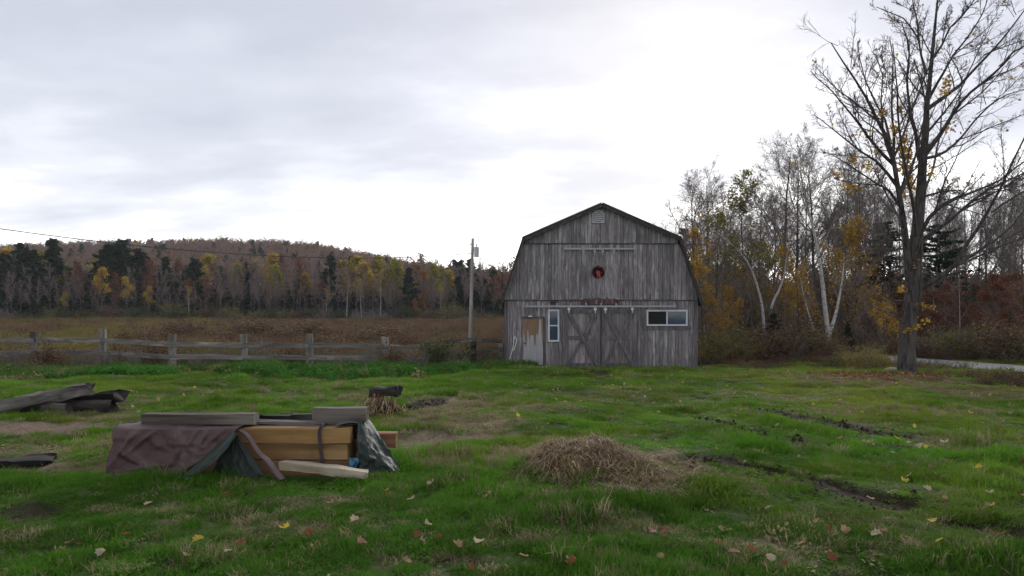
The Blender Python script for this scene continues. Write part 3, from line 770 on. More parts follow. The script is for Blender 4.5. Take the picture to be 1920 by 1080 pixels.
for (pa, ya, Ya, pb, yb, Yb, wd) in [(835, 645, 26, 888, 640, 27.5, .15), (888, 641, 27.4, 940, 643, 30.3, .15), (836, 668, 26, 888, 663, 27.4, .10), (888, 663, 27.4, 940, 660, 30.3, .12), (905, 655, 28.6, 920, 675, 28.4, .07)]:
    a = np.array(px(pa, ya, Ya)); b = np.array(px(pb, yb, Yb)); d = b - a
    a[1] -= .14
    o = link('rail', beam_mesh('rail', np.linalg.norm(d), .05, wd, int(pa + ya), .014, 7, M['greylog'], cham=.06), f2, a - fo); o.rotation_euler = Vector(d).to_track_quat('X', 'Z').to_euler()

# ------------------------------------------------------------------ utility pole and wire
b = np.array(px(881, 655, 50.0)); b[2] = float(gz(b[0], b[1])); t = np.array(px(886.5, 447, 50.0))
pole = empty('utility_pole', b, 'tall grey wooden utility pole with transformer in the field beyond the fence', 'utility pole')
K = 10; P = (t - b)[None] * np.linspace(0, 1, K)[:, None]; V, Q = tubes(P[None], np.linspace(.135, .095, K)[None], 12)
V = np.concatenate([V, [P[-1]]]); top = np.arange((K - 1) * 12, K * 12)
link('shaft', np_mesh('shaft', V, [np.array([(top[i], top[(i + 1) % 12], len(V) - 1) for i in range(12)]), Q], M['polewood'], smooth=True), pole)
def lathe(prof_, n=16):
    V = np.array([(r * math.cos(a), r * math.sin(a), z) for r, z in prof_ for a in np.arange(n) * 2 * math.pi / n]); k = len(prof_)
    idx = np.arange(k * n).reshape(k, n); nx = np.roll(idx, -1, axis=1); return V, np.stack([idx[:-1], nx[:-1], nx[1:], idx[1:]], -1).reshape(-1, 4)
tp_ = np.array(px(893, 482, 50.0)) - b
V, Q = lathe([(0, 0), (.16, 0), (.17, .03), (.17, .62), (.18, .63), (.18, .67), (.15, .70), (0, .72)])
tr = link('transformer', np_mesh('transformer', V, [Q], M['pole_metal'], smooth=False), pole, tp_ + np.array([.02, -.05, 0]))
V, Q = lathe([(.0, 0), (.045, 0), (.03, .06), (.05, .09), (.03, .12), (.05, .15), (.02, .22), (0, .22)], 10)
link('bushing', np_mesh('bushing', V, [Q], M['pole_metal']), tr, (0, 0, .70))
m = MB()
a_ = np.array(px(887, 455, 50.)) - b; m.bar(a_, np.array(px(880.5, 460, 50.)) - b, .06, .05)
link('crossarm', m.mesh('crossarm', M['polewood']), pole)
m = MB(); m.bar(np.array(px(886, 475, 50.)) - b, np.array(px(879, 475, 50.)) - b, .06, .05); m.bar(np.array(px(886, 468, 50.)) - b, np.array(px(893, 468, 50.)) - b, .05, .05); link('bracket', m.mesh('bracket', M['pole_metal']), pole)
s0 = np.array(px(880, 475.5, 49.9)); s1 = np.array(px(-420, 360, 27.)); K = 60; u = np.linspace(0, 1, K)[:, None]
Pw = s0 * (1 - u) + s1 * u; Pw[:, 2] -= (4 * u * (1 - u))[:, 0] * 1.15
V, Q = tubes(Pw[None], np.full((1, K), .022), 5)
tag(link('overhead_wire', np_mesh('overhead_wire', V, [Q], M['wire'])), 'black overhead wire sagging from utility pole across sky to the left', 'wire')

# ------------------------------------------------------------------ lumber pile in the foreground
def on(p, y, Y): return np.array(px(p, y, Y))
def timber(name, label, x0, x1, y, z, wy, wz, mat, seed, group=None, cat='timber', rough=.006, rot=(0, 0, 0), ragged=.004, cham=.06, bow=0.0, parent=None):
    o = link(name, beam_mesh(name, x1 - x0, wy, wz, seed, rough, 14, M[mat], cham=cham, ragged=ragged, bow=bow), None, (x0, y, z), rot)
    return tag(o, label, cat, group)
PG = 'timbers of the tarpaulin covered pile'
YF = 7.1
def pxX(p, Y): return (p - 960) * Y / F
b0 = .0
timber('timber_beam', 'yellow brown squared timber at the top front of the pile', pxX(214, YF), pxX(655, YF), YF + .08, .318, .155, .157, 'newbeam', 301, PG)
timber('timber_beam', 'yellow brown squared timber second from top at the pile front', pxX(216, YF), pxX(651, YF), YF + .075, .158, .155, .157, 'newbeam', 302, PG)
timber('timber_beam', 'red brown squared timber at the bottom front of the pile', pxX(218, YF), pxX(658, YF), YF + .08, -.01, .155, .163, 'redbeam', 303, PG)
for k in range(1, 5):
    for j in range(3):
        if k == 4 and j == 2: continue
        Yk = YF + .08 + k * .165
        lb = {0: 'bottom', 1: 'middle', 2: 'top'}[j] + ' layer timber in the ' + {1: 'second', 2: 'third', 3: 'fourth', 4: 'rear'}[k] + ' row of the pile'
        xe = pxX(655, YF) + (-.02, .05, -.10, .0)[k - 1] * (1 if j else .6)
        if k == 3 and j == 0: xe = -1.40
        if k == 4 and j == 1: xe = -1.27; lb = 'red brown timber sticking out behind the green tarpaulin at pile end'
        timber('timber_beam', lb, -3.98 + .03 * k, xe, Yk, (-.01, .158, .318)[j], .155, .157, 'redbeam' if (k == 4 or j == 0) else ('newbeam' if j == 1 else 'oldbeam'), 310 + 5 * k + j, PG)
timber('timber_beam', 'long grey weathered beam lying on the maroon tarpaulin', pxX(264, 7.2), pxX(474, 7.2), 7.28, .492, .16, .108, 'oldbeam', 341, 'weathered beams on top of the pile', rot=(0, 0, R(.8)), rough=.008)
timber('timber_beam', 'short thick grey beam on the right top end of the pile', pxX(586, 7.45), pxX(686.5, 7.45), 7.53, .482, .18, .148, 'oldbeam', 342, 'weathered beams on top of the pile', rot=(0, R(-.4), R(-1)), rough=.006)
timber('plank', 'dark grey split board on top of the pile left of the short beam', pxX(500, 7.5), pxX(668, 7.3), 7.37, .479, .12, .028, 'greylog', 343, 'thin boards on top of the pile', 'plank', .012, rot=(0, 0, R(.5)), ragged=.06)
timber('plank', 'grey thin board along the back of the pile top', -3.1, -1.9, 7.72, .48, .15, .035, 'oldbeam', 344, 'thin boards on top of the pile', 'plank', .012, ragged=.05)
timber('plank', 'dark rotten board at the back of the pile behind the long beam', -3.45, -2.3, 7.62, .50, .10, .05, 'rotbeam', 345, 'thin boards on top of the pile', 'plank', .016, rot=(0, R(1), R(-1)), ragged=.06)
timber('plank', 'short grey rotten chunk leaning beside the short thick beam', pxX(545, 7.6), pxX(592, 7.6), 7.6, .482, .10, .07, 'greylog', 346, 'thin boards on top of the pile', 'plank', .02, ragged=.04)
timber('plank', 'grey narrow board across the middle of the pile top', -2.95, -2.0, 7.48, .48, .13, .022, 'oldbeam', 347, 'thin boards on top of the pile', 'plank', .01, rot=(0, 0, R(-.7)), ragged=.05)
a = on(531, 878, 6.88); c_ = on(689, 897, 6.72); d = c_ - a
o = link('plank', beam_mesh('plank', np.linalg.norm(d), .13, .075, 350, .012, 14, M['palebeam'], cham=.08, ragged=.03), None, a)
o.rotation_euler = Vector(d).to_track_quat('X', 'Z').to_euler(); tag(o, 'pale split plank leaning in the grass before the pile', 'plank')
m = MB()
Pp = [on(603, 799, YF - .02), on(599, 806, YF - .02), on(599, 820, YF - .022), on(601, 842, YF - .022), on(604, 862, YF - .02), on(607, 880, YF - .02)]
for a, b in zip(Pp[:-1], Pp[1:]): m.bar(a, b + (b - a) * .04, .008, .03)
m.bar(on(603, 799.5, YF - .02), on(612, 796, YF + .24), .012, .045)
tag(link('strap', m.mesh('strap', M['strap'])), 'dark strap hanging over the yellow brown timbers', 'strap')

def grid(nu, nv, f):
    V = np.array([f(u, v) for v in np.linspace(0, 1, nv) for u in np.linspace(0, 1, nu)])
    idx = np.arange(nu * nv).reshape(nv, nu)
    return V, np.stack([idx[:-1, :-1], idx[1:, :-1], idx[1:, 1:], idx[:-1, 1:]], -1).reshape(-1, 4)
FOLDS = [((262, 800), (212, 872), 7, .8), ((296, 802), (238, 852), 6, .9), ((330, 802), (338, 845), 9, .6), ((338, 845), (318, 886), 9, .6), ((372, 800), (352, 842), 5, .7), ((388, 806), (374, 850), 5, .8), ((232, 845), (292, 884), 8, .7), ((420, 806), (384, 838), 5, .6), ((244, 878), (330, 868), 7, .5), ((360, 830), (300, 836), 8, .4)]
def folds(x, z, Y=7.0):
    a = 960 + x / Y * F; b = HZ - (z - EYE) / Y * F; t = 0
    for (x0, y0), (x1, y1), wd, am in FOLDS:
        dx, dy = x1 - x0, y1 - y0; q = min(1, max(0, ((a - x0) * dx + (b - y0) * dy) / (dx * dx + dy * dy))); d = math.hypot(a - x0 - q * dx, b - y0 - q * dy); wd *= .75
        t += am * math.exp(-(d / wd) ** 2) * (.35 + .65 * math.sin(math.pi * min(1, q + .25)))
    return t + .9 * float(fbm(x * 2.2 + z, z * 2.2 - x * .7, 83, 3)) + .5 * abs(float(fbm(x * 4.5 + z * 2, z * 4.5, 84, 3)) - .5) * 2 + .2 * float(fbm(x * 11, z * 11, 81, 3)) + .45 * crumple(x, z)
_cr = np.random.default_rng(404); CP1 = _cr.random((70, 2)) * np.array([3.2, 1.3]) + np.array([-4.4, -.4]); CP2 = _cr.random((360, 2)) * np.array([3.2, 1.3]) + np.array([-4.4, -.4])
def crumple(x, z):
    t = 0
    for P_, a_ in ((CP1, 1.0), (CP2, .5)):
        d = np.sort(np.hypot(P_[:, 0] - x - .25 * (z - .2), P_[:, 1] - z))[:2]; t += a_ * min((d[1] - d[0]), .12) * 6
    return t
def crease(x, z, s=0):
    t = 0
    for k, (ax, az, fr, am) in enumerate([(1, .35, 2.3, .5), (.8, -.9, 3.1, .45), (.35, 1, 3.6, .3), (1, .9, 5.3, .25), (1, -.2, 7.7, .14)]):
        q = (x * ax + z * az) * fr + 1.6 * float(fbm(x * 1.3 + k * 7, z * 1.3 + s, 70 + k, 3))
        t += am * (1 - abs(2 * (q - math.floor(q)) - 1)) ** 2.2
    return t + .35 * float(fbm(x * 9, z * 9, 81 + s, 3))
tp = empty('tarpaulin', (-3.4, YF, 0), 'maroon tarpaulin with dark green lining draped over left half of the pile', 'tarpaulin')
t0 = np.array([-3.4, YF, 0])
XL = pxX(217, 7.05)
def front(u, v):
    if v < .28:                                  # over the top
        w_ = v / .28; y = 7.95 - (7.95 - 7.03) * w_; z = .488 + .012 * math.sin(w_ * 9 + u * 5); x1 = pxX(448, 7.05) + .1 * (1 - w_)
        x = XL + (x1 - XL) * u; z += .012 * crease(x, y, 3)
        if w_ > .9: z -= .012 * (w_ - .9) * 10
        return (x, y, z)
    w_ = (v - .28) / .72; xr = pxX(448 - 8 * w_ - 96 * sstep(.05, 1, w_), 7.03)
    x = XL - .015 + (xr - XL) * u + .02 * math.sin(w_ * 7) * (1 - u)
    z = .484 - .50 * w_
    y = 7.02 - .02 - .03 * w_ - .052 * (folds(x, z) - .6) * min(1, w_ * 6) - .03 * w_ * w_
    return (x, min(y, 7.085), z)
V1, Q1 = grid(120, 76, front)
def left(u, v): # left end
    y = 7.03 + .85 * u; z = .484 - .49 * v; x = XL - .015 + .03 * (crease(y, z, 5) - .5) * v
    return (x, y, z + .012)
V2, Q2 = grid(24, 24, left)
V, Q = join([(V1, Q1), (V2, Q2[:, ::-1])])
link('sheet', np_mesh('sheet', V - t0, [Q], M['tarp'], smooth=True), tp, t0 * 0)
def roll(u, v):
    a = np.array(px(441, 805, 7.0)); b = np.array(px(343, 893, 6.86)); p = a + (b - a) * v
    n = np.array([.62, -.75, -.25])
    wv = .03 + .17 * math.sin(math.pi * min(v * .75 + .12, 1)); p = p + n * (u * wv) + np.array([0, -.05 * math.sin(math.pi * u) - .02 * crease(u * .4, v, 2), 0])
    return tuple(p)
V1, Q1 = grid(14, 40, roll)
def tent(u, v):
    a = np.array(px(437, 803, 7.04)); l = np.array(px(392, 893, 7.06)); r = np.array(px(497, 893, 6.90))
    b = l + (r - l) * u; p = a + (b - a) * v
    s = math.sin(math.pi * u)
    p[1] += -.06 * s * v + .05 * v * (1 - u) - .05 * (crease(u * 1.1, v * .5, 7) - .5) * v - .02 * (crumple(p[0] - .6, p[2]) - .5) * min(1, v * 3)
    return tuple(p)
V2, Q2 = grid(40, 40, tent)
V, Q = join([(V1, Q1), (V2, Q2)])
o = link('flap', np_mesh('flap', V - t0, [Q], M['greentarp'], smooth=True), tp); o['label'] = 'dark green lining flap folded open at the corner'
def strip(u, v):
    a = np.array(px(450, 806, 7.0)); b = np.array(px(530, 893, 6.86)); p = a + (b - a) * v
    p = p + np.array([.075 * (u - .5) * (.5 + v * .5), -.02 - .03 * math.sin(math.pi * u) + .03 * math.sin(v * 6), .02 * math.sin(v * 11) + .02 * (u - .5)])
    return tuple(p)
V, Q = grid(8, 30, strip)
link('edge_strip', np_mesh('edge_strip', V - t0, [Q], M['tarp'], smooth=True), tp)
gt = empty('tarpaulin', (-1.5, 7.3, 0), 'dark green tarpaulin hanging in folds over right end of the pile', 'tarpaulin')
g0 = np.array([-1.5, 7.3, 0])
def hang(u, v):
    lt = np.array(px(669, 793, 7.22)); rt = np.array(px(692, 788, 7.75))
    lb = np.array(px(680, 897, 7.05)); rb = np.array(px(762, 886, 7.35))
    vv = v ** .85
    top_ = lt + (rt - lt) * u; bot = lb + (rb - lb) * (u ** .8)
    p = top_ + (bot - top_) * vv
    fold = math.sin(u * 11 + 1.9 * math.sin(v * 3 + u * 2) + 2) * (.25 + v) + .9 * (float(fbm(u * 6, v * 2.5, 33, 3)) - .5) * 2
    p = p + np.array([.02 * fold + .05 * math.sin(math.pi * v) * -.5, -.035 * fold * (.35 + .65 * v), .0])
    p[0] += .05 * (crease(u, v, 9) - .5) * v; p[1] -= .035 * (crumple(-3.5 + u * .8, v * .6) - .5); p[2] += (.035 * (crease(u * 1.5, v, 11) - .3)) * max(0, v - .8) * 5
    return tuple(p)
V1, Q1 = grid(70, 46, hang)
def over(u, v):
    a = np.array([-1.78 + .1 * v, 7.12 + .62 * u, .492 + .014 * math.sin(u * 9)]); b = np.array(hang(u, 0.0)); p = a + (b - a) * v; p[2] += .02 * math.sin(math.pi * v); return tuple(p)
V2, Q2 = grid(70, 8, over)
V, Q = join([(V1, Q1), (V2, Q2)])
link('sheet', np_mesh('sheet', V - g0, [Q], M['greentarp'], smooth=True), gt)
def blu(u, v):
    p = np.array(px(654 + 17 * u, 858 + 36 * v, 7.03)); p[1] -= .05 * crease(u * .6, v * .5, 13) * (1 - abs(u - .5)); p[0] += .012 * math.sin(v * 9); return tuple(p)
V, Q = grid(16, 20, blu)
tag(link('plastic_sheet', np_mesh('plastic_sheet', V, [Q], M['blue'], smooth=True)), 'crumpled bit of blue plastic at the right foot of the pile', 'plastic')

# ------------------------------------------------------------------ old rotten beams left, sod and log by the trench, weathered board at the left edge
def log(name, label, a, b, wy, wz, mat, seed, rough=.03, ragged=.10, cat='log', group=None, taper=0.0, cham=.16):
    a = np.array(a); b = np.array(b); d = b - a
    o = link(name, beam_mesh(name, np.linalg.norm(d), wy, wz, seed, rough, 22, M[mat], cham=cham, ragged=ragged, taper=taper), None, a)
    o.rotation_euler = Vector(d).to_track_quat('X', 'Z').to_euler(); return tag(o, label, cat, group)
LG = 'old beams heaped at the left'
log('old_beam', 'long grey beam sloping up across the dark heap at left', on(-60, 782, 11.6), on(168, 740, 12.0), .26, .19, 'greylog', 401, .045, .09, 'old beam', LG, cham=.1)
log('old_beam', 'dark beam with pale upper edge on top of the heap', on(40, 762, 12.3), on(168, 738, 12.3), .3, .17, 'rotbeam', 402, .035, .10, 'old beam', LG)
log('old_beam', 'black rotten beam with a ragged right end in the heap', on(90, 768, 12.2), on(228, 754, 12.4), .34, .21, 'rotbeam', 403, .05, .16, 'old beam', LG)
log('old_beam', 'short grey block under the sloping beam', on(88, 776, 11.9), on(130, 775, 11.9), .22, .18, 'greylog', 404, .02, .04, 'old beam', LG, cham=.1)
log('old_beam', 'dark low beam lying behind the grey block', on(60, 779, 12.1), on(206, 775, 12.2), .34, .24, 'rotbeam', 405, .04, .1, 'old beam', LG)
log('old_beam', 'thin dark beam at the back of the heap', on(10, 762, 12.7), on(150, 741, 12.7), .2, .12, 'rotbeam', 406, .03, .08, 'old beam', LG)
log('weathered_board', 'flat cracked dark grey board lying at the left edge in dry grass', on(-60, 884, 7.35), on(104, 876, 7.6), .40, .11, 'rotbeam', 410, .03, .12, 'board', None, cham=.05)
log('log_piece', 'short dark brown log lying on the clod of earth', on(699, 745, 11.75), on(749, 743, 11.6), .24, .17, 'rotbeam', 411, .03, .04, 'log')
def heap(name, cx, cy, rx, ry, h, mat, seed, n=44, low=-.1, pw=1.0):
    r = np.linspace(0, 1, 20); a = np.arange(n) * 2 * math.pi / n
    X = cx + rx * r[:, None] * np.cos(a); Y = cy + ry * r[:, None] * np.sin(a)
    Z = gz(X, Y) + h * (1 - r[:, None] ** 2) ** pw * (.7 + .6 * fbm(X * 4, Y * 4, seed, 3)) + (fbm(X * 11, Y * 11, seed + 3, 3) - .5) * .10 * (1 - r[:, None]) + low * r[:, None] ** 6
    V = np.stack([X, Y, Z], -1).reshape(-1, 3); idx = np.arange(20 * n).reshape(20, n); nx = np.roll(idx, -1, 1)
    return V, np.stack([idx[:-1], idx[1:], nx[1:], nx[:-1]], -1).reshape(-1, 4)
def strands(rg, base, ln, wd, cols, lie=.5, dirs=None, rise=(0, .9)):
    """thin bent straws; base (n,3)"""
    n = len(base); az = rg.random(n) * 2 * math.pi if dirs is None else dirs + rg.normal(size=n) * .5
    el = rg.uniform(rise[0], rise[1], n); d = np.stack([np.cos(az) * np.cos(el), np.sin(az) * np.cos(el), np.sin(el)], 1)
    sd_ = np.cross(d, [0, 0, 1]) + 1e-6; sd_ /= np.linalg.norm(sd_, axis=1, keepdims=True)
    L = ln * rg.uniform(.4, 1.3, (n, 1)); w_ = wd * rg.uniform(.6, 1.4, (n, 1))
    p1 = base + d * L * .5; d2 = d - np.array([0, 0, lie]); d2 /= np.linalg.norm(d2, axis=1, keepdims=True); p2 = p1 + d2 * L * .5
    V = np.stack([base - sd_ * w_ / 2, base + sd_ * w_ / 2, p1 + sd_ * w_ / 2, p1 - sd_ * w_ / 2, p2 + sd_ * w_ * .2, p2 - sd_ * w_ * .2], 1).reshape(-1, 3)
    i = np.arange(n)[:, None] * 6; Q = np.concatenate([i + [0, 1, 2, 3], i + [3, 2, 4, 5]])
    c = np.asarray(cols)[rg.integers(0, len(cols), n)] * rg.uniform(.6, 1.3, (n, 1))
    return V, Q, np.repeat(c, 6, axis=0)
STRAW = [(.40, .30, .17), (.28, .20, .11), (.50, .40, .25), (.19, .135, .075), (.32, .23, .14)]
rg = np.random.default_rng(21)
c0 = G(716, 776)
ec = empty('earth_clod', (c0[0], 11.7, float(gz(c0[0], 11.7))), 'dark torn up clod of earth and roots with dry grass beside a trench', 'earth clod')
e0 = np.array(ec.location)
V, Q = heap('earth', c0[0] + .03, 11.75, .42, .42, .22, 'soil', 31)
link('earth', np_mesh('earth', V - e0, [Q], M['soil'], smooth=True), ec)
k = rg.integers(0, len(V), 700); b_ = V[k] + rg.normal(size=(700, 3)) * .02
b_ = b_[(b_[:, 1] < 11.75)]
Vs, Qs, cs = strands(rg, b_, .30, .012, STRAW, 1.4, np.full(len(b_), -1.7), (0.1, .9))
tag(link('dry_grass', np_mesh('dry_grass', Vs - e0, [Qs], M['leaf'], col=cs), ec), kind='stuff')
# straw heap
sh = empty('straw_heap', (MOUND[0], MOUND[1], float(gz(*MOUND))), 'low brown heap of dead grass and straw on the lawn', 'straw heap')
s0_ = np.array(sh.location)
V, Q = heap('mound', MOUND[0], MOUND[1], .66, .58, .07, 'soil', 51, 50, -.05, .8)
link('mound', np_mesh('mound', V - s0_, [Q], plain('matted_straw', (.085, .062, .04), .95, .1, .5, 25), smooth=True), sh)
n = 14000; a = rg.random(n) * 2 * math.pi; r = np.sqrt(rg.random(n)) * 1.6
X = MOUND[0] + .68 * r * np.cos(a) * (1 + .2 * (np.cos(a) > 0)); Y = MOUND[1] + .66 * r * np.sin(a)
keep = (fbm(X * 3, Y * 3, 61, 3) > .30 + .26 * sstep(.55, 1.6, r)); X, Y, a, r = X[keep], Y[keep], a[keep], r[keep]
Z = gz(X, Y) + .08 * np.clip(1 - r ** 2, 0, 1) ** .8 - .01 + rg.random(len(X)) * .03
dir_ = fbm(X * 2.2, Y * 2.2, 63, 2) * 14
Vs, Qs, cs = strands(rg, np.stack([X, Y, Z], 1), .19, .005, STRAW, .8, np.where(rg.random(len(X)) < .55, dir_, rg.random(len(X)) * 6.28), (-.25, .55))
cs = cs * np.repeat(.55 + .9 * fbm(X * 4, Y * 4, 65, 3), 6)[:, None]
tag(link('straw', np_mesh('straw', Vs - s0_, [Qs], M['leaf'], col=cs), sh), kind='stuff')
# clods along the ruts, on the bare soil
V_ = []; Q_ = []; nn = 0
for pts, wd, s in RUTS:
    L = np.linalg.norm(np.diff(pts, axis=0), axis=1).sum(); nc = int(L * 60)
    P = resample(np.c_[pts, np.zeros(len(pts))], nc)[:, :2] + rg.normal(size=(nc, 2)) * wd * .75
    for p in P:
        q = rg.uniform(.008, .03) if rg.random() < .93 else rg.uniform(.03, .05); zz = float(gz(p[0], p[1]))
        o8 = rg.normal(size=(6, 3)) * .25 + np.array([(1, 0, 0), (0, 1, 0), (-1, 0, 0), (0, -1, 0), (0, 0, .8), (0, 0, -.5)])
        V_.append(np.array([p[0], p[1], zz + q * .3]) + o8 * q); Q_.append(np.array([(0, 1, 4), (1, 2, 4), (2, 3, 4), (3, 0, 4), (1, 0, 5), (2, 1, 5), (3, 2, 5), (0, 3, 5)]) + nn); nn += 6
tag(link('loose_soil', np_mesh('loose_soil', np.concatenate(V_), [np.concatenate(Q_)], M['soil'])), kind='stuff')
# stones by the maple foot
def stone(cx, cy, r, seed, label, sq=.55):
    rg2 = np.random.default_rng(seed); ths = np.linspace(0, math.pi, 8); V = []
    for t in ths:
        for a in np.arange(12) * math.pi / 6:
            d = np.array([math.sin(t) * math.cos(a), math.sin(t) * math.sin(a), math.cos(t)]); q = r * (.75 + .5 * float(fbm(d[0] * 1.5 + seed, d[1] * 1.5 + d[2], seed, 3)))
            V.append(d * q * np.array([1.3, .9, sq]))
    idx = np.arange(96).reshape(8, 12); nx = np.roll(idx, -1, 1)
    tag(link('stone', np_mesh('stone', np.array(V), [np.stack([idx[:-1], idx[1:], nx[1:], nx[:-1]], -1).reshape(-1, 4)], M['stone'], smooth=True), None, (cx, cy, float(gz(cx, cy)) + r * .12)), label, 'stone', 'stones at the foot of the big maple')
p = G(1672, 697); stone(p[0], p[1], .20, 5, 'larger rounded pale stone left of the big maple trunk')
p = G(1704, 703); stone(p[0], p[1], .12, 9, 'small flat white stone at the foot of the big maple', .3)

# ------------------------------------------------------------------ fallen leaves
def leaf_shape():
    """five pointed maple leaf, curled"""
    ang = np.radians([90, 68, 50, 30, 12, -12, -35, -60, -90, -120, -145, -168, 168, 150, 130, 112]); rad = np.array([1, .72, .9, .66, .82, .62, .66, .5, .5, .5, .66, .62, .82, .66, .9, .72]) * .5
    V = np.stack([rad * np.cos(ang), rad * np.sin(ang), 1.5 * rad ** 2 * (.4 + .6 * np.cos(ang) ** 2) + .16 * rad * np.sin(ang * 3)], 1); V = np.concatenate([[[0, 0, 0]], V]); n = len(ang)
    return V, np.array([(0, 1 + i, 1 + (i + 1) % n) for i in range(n)])
LV, LF = leaf_shape()
def leafmesh(nm, c, curl):
    V = LV.copy(); V[:, 2] *= curl
    return np_mesh(nm, V, [LF], M['leaf'], col=np.tile(np.array(c), (len(V), 1)))
KINDS = [('tan', (.34, .22, .13)), ('yellow', (.50, .38, .06)), ('red_brown', (.20, .075, .04)), ('pale', (.46, .38, .26))]
LMESH = {k: [leafmesh('fallen_leaf', c, q) for q in (.6, 1.3)] for k, c in KINDS}
LAB = {'tan': 'dry tan brown maple leaf lying in the grass', 'yellow': 'bright yellow fallen leaf lying in the grass', 'red_brown': 'dark red brown fallen leaf lying in the grass', 'pale': 'pale bleached curled leaf lying in the grass'}
rg = np.random.default_rng(77)
spots = [(668, 998, 'pale'), (803, 1000, 'pale'), (680, 1030, 'tan'), (858, 1036, 'tan'), (374, 1038, 'yellow'), (148, 1028, 'red_brown'), (130, 1026, 'tan'), (280, 955, 'pale'), (1100, 833, 'yellow'), (1031, 871, 'yellow'), (1222, 1000, 'tan'), (1245, 1010, 'red_brown'),
         (1352, 1040, 'red_brown'), (1440, 965, 'tan'), (1655, 1010, 'tan'), (1640, 1013, 'pale'), (1585, 1005, 'tan'), (1750, 985, 'yellow'), (1745, 990, 'yellow'), (1695, 917, 'yellow'), (1838, 902, 'yellow'), (1740, 935, 'pale'), (1857, 945, 'pale'), (1445, 1066, 'pale'), (1760, 1045, 'yellow'),
         (1070, 1068, 'pale'), (1240, 1068, 'tan'), (1550, 1010, 'red_brown'), (1530, 995, 'tan'), (1855, 965, 'tan'), (1770, 950, 'tan'), (1072, 1075, 'red_brown'), (1680, 840, 'yellow'), (1725, 852, 'pale'), (1770, 845, 'pale'), (1820, 780, 'yellow'), (535, 1013, 'yellow'), (580, 1022, 'red_brown'), (452, 1040, 'red_brown'), (430, 1058, 'pale'),
         (808, 922, 'pale'), (425, 937, 'red_brown'), (620, 963, 'tan'), (780, 1022, 'red_brown'), (825, 1020, 'red_brown'), (240, 1022, 'red_brown'), (1630, 938, 'pale'), (1500, 1040, 'tan'), (1380, 1060, 'tan'), (1410, 1052, 'red_brown'), (980, 1060, 'tan'), (900, 1030, 'pale'), (350, 1065, 'tan'), (190, 1055, 'pale'), (760, 1065, 'tan'), (1560, 1060, 'red_brown')]
for x, y, k in spots:
    g = G(x, y); s = rg.uniform(.07, .108) * (1.0 + .25 * (y < 900))
    o = link('fallen_leaf', LMESH[k][rg.integers(0, 2)], None, (g[0], g[1], float(gz(g[0], g[1])) + .066), (rg.uniform(-.7, .5), rg.uniform(-.5, .5), rg.uniform(0, 6.28)), (s, s, s))
    tag(o, LAB[k], 'fallen leaf', 'fallen leaves on the lawn')
n = 5200
X = rg.uniform(-9, 20, n); Y = 4 + 25 * rg.random(n) ** .8
so, di, dr, li = tint(X, Y); pk = (rg.random(n) < (.05 + .25 * sstep(1, 7, X + .2 * Y) * (1 - .5 * sstep(10, 20, Y)) + .75 * li)) & (X > -.72 * Y - 1) & (X < .75 * Y + 1.5) & ~((np.abs(X + 2.6) < 1.6) & (np.abs(Y - 7.5) < .7))
X, Y = X[pk], Y[pk]
n2 = 4200; X2 = rg.uniform(9, 16, n2); Y2 = rg.uniform(18.5, 24, n2); l2 = blobs(LITT, X2, Y2, 6); k2 = rg.random(n2) < l2 * .9
X = np.r_[X, X2[k2]]; Y = np.r_[Y, Y2[k2]]; n = len(X); isl = np.r_[np.zeros(n - k2.sum()), np.ones(k2.sum())]
Z = gz(X, Y) + .045 + .03 * (Y > 9)
ca, sa = np.cos(rg.random(n) * 6.28), np.sin(rg.random(n) * 6.28); s = rg.uniform(.045, .09, n)
tx, ty = rg.normal(size=n) * .4, rg.normal(size=n) * .4
P = LV[None] * s[:, None, None]; q = np.hypot(ca, sa); ca /= q; sa /= q
W = np.stack([P[..., 0] * ca[:, None] - P[..., 1] * sa[:, None], P[..., 0] * sa[:, None] + P[..., 1] * ca[:, None], P[..., 2] + P[..., 0] * tx[:, None] + P[..., 1] * ty[:, None]], -1) + np.stack([X, Y, Z], 1)[:, None]
pal = np.array([c for _, c in KINDS]); kk = np.where(isl > 0, rg.choice([0, 2, 2, 2], n), rg.choice([0, 0, 1, 2, 3], n)); c = pal[kk] * rg.uniform(.6, 1.15, (n, 1))
tag(link('leaf_litter', np_mesh('leaf_litter', W.reshape(-1, 3), [(LF[None] + (np.arange(n) * len(LV))[:, None, None]).reshape(-1, 3)], M['leaf'], col=np.repeat(c, len(LV), 0))), kind='stuff')

# ------------------------------------------------------------------ trees
def crown_mesh(name, rg, parts, twig, leafparts=(), leafmat_=None):
    V, Q = join(parts); nb = len(Q); c = np.tile([.1, .08, .07], (len(V), 1)); Vs = [V]; Qs = [Q]; cs = [c]; n = len(V); mi = [np.zeros(nb, int)]
    for (lv, lq, lc) in leafparts:
        Vs.append(lv); Qs.append(lq + n); cs.append(lc); n += len(lv); mi.append(np.ones(len(lq), int))
    return np_mesh(name, np.concatenate(Vs), [np.concatenate(Qs)], [M[twig], M['leaf' if leafmat_ is None else leafmat_]], col=np.concatenate(cs), mi=np.concatenate(mi))
def trunkline(rg, H, r0, K=10, wob=.02, lean=0.0):
    z = np.linspace(0, H, K); az = rg.random() * 6.28
    wx = np.cumsum(rg.normal(size=K)) * wob * H / K ** .5 * .3; wy = np.cumsum(rg.normal(size=K)) * wob * H / K ** .5 * .3
    u = z / H; wx -= wx[0]; wy -= wy[0]
    return np.stack([wx + lean * H * u * math.cos(az), wy + lean * H * u * math.sin(az), z - .3 * (u == 0)], 1), r0 * (1 - .88 * u) * np.where(u == 0, 1.35, 1)
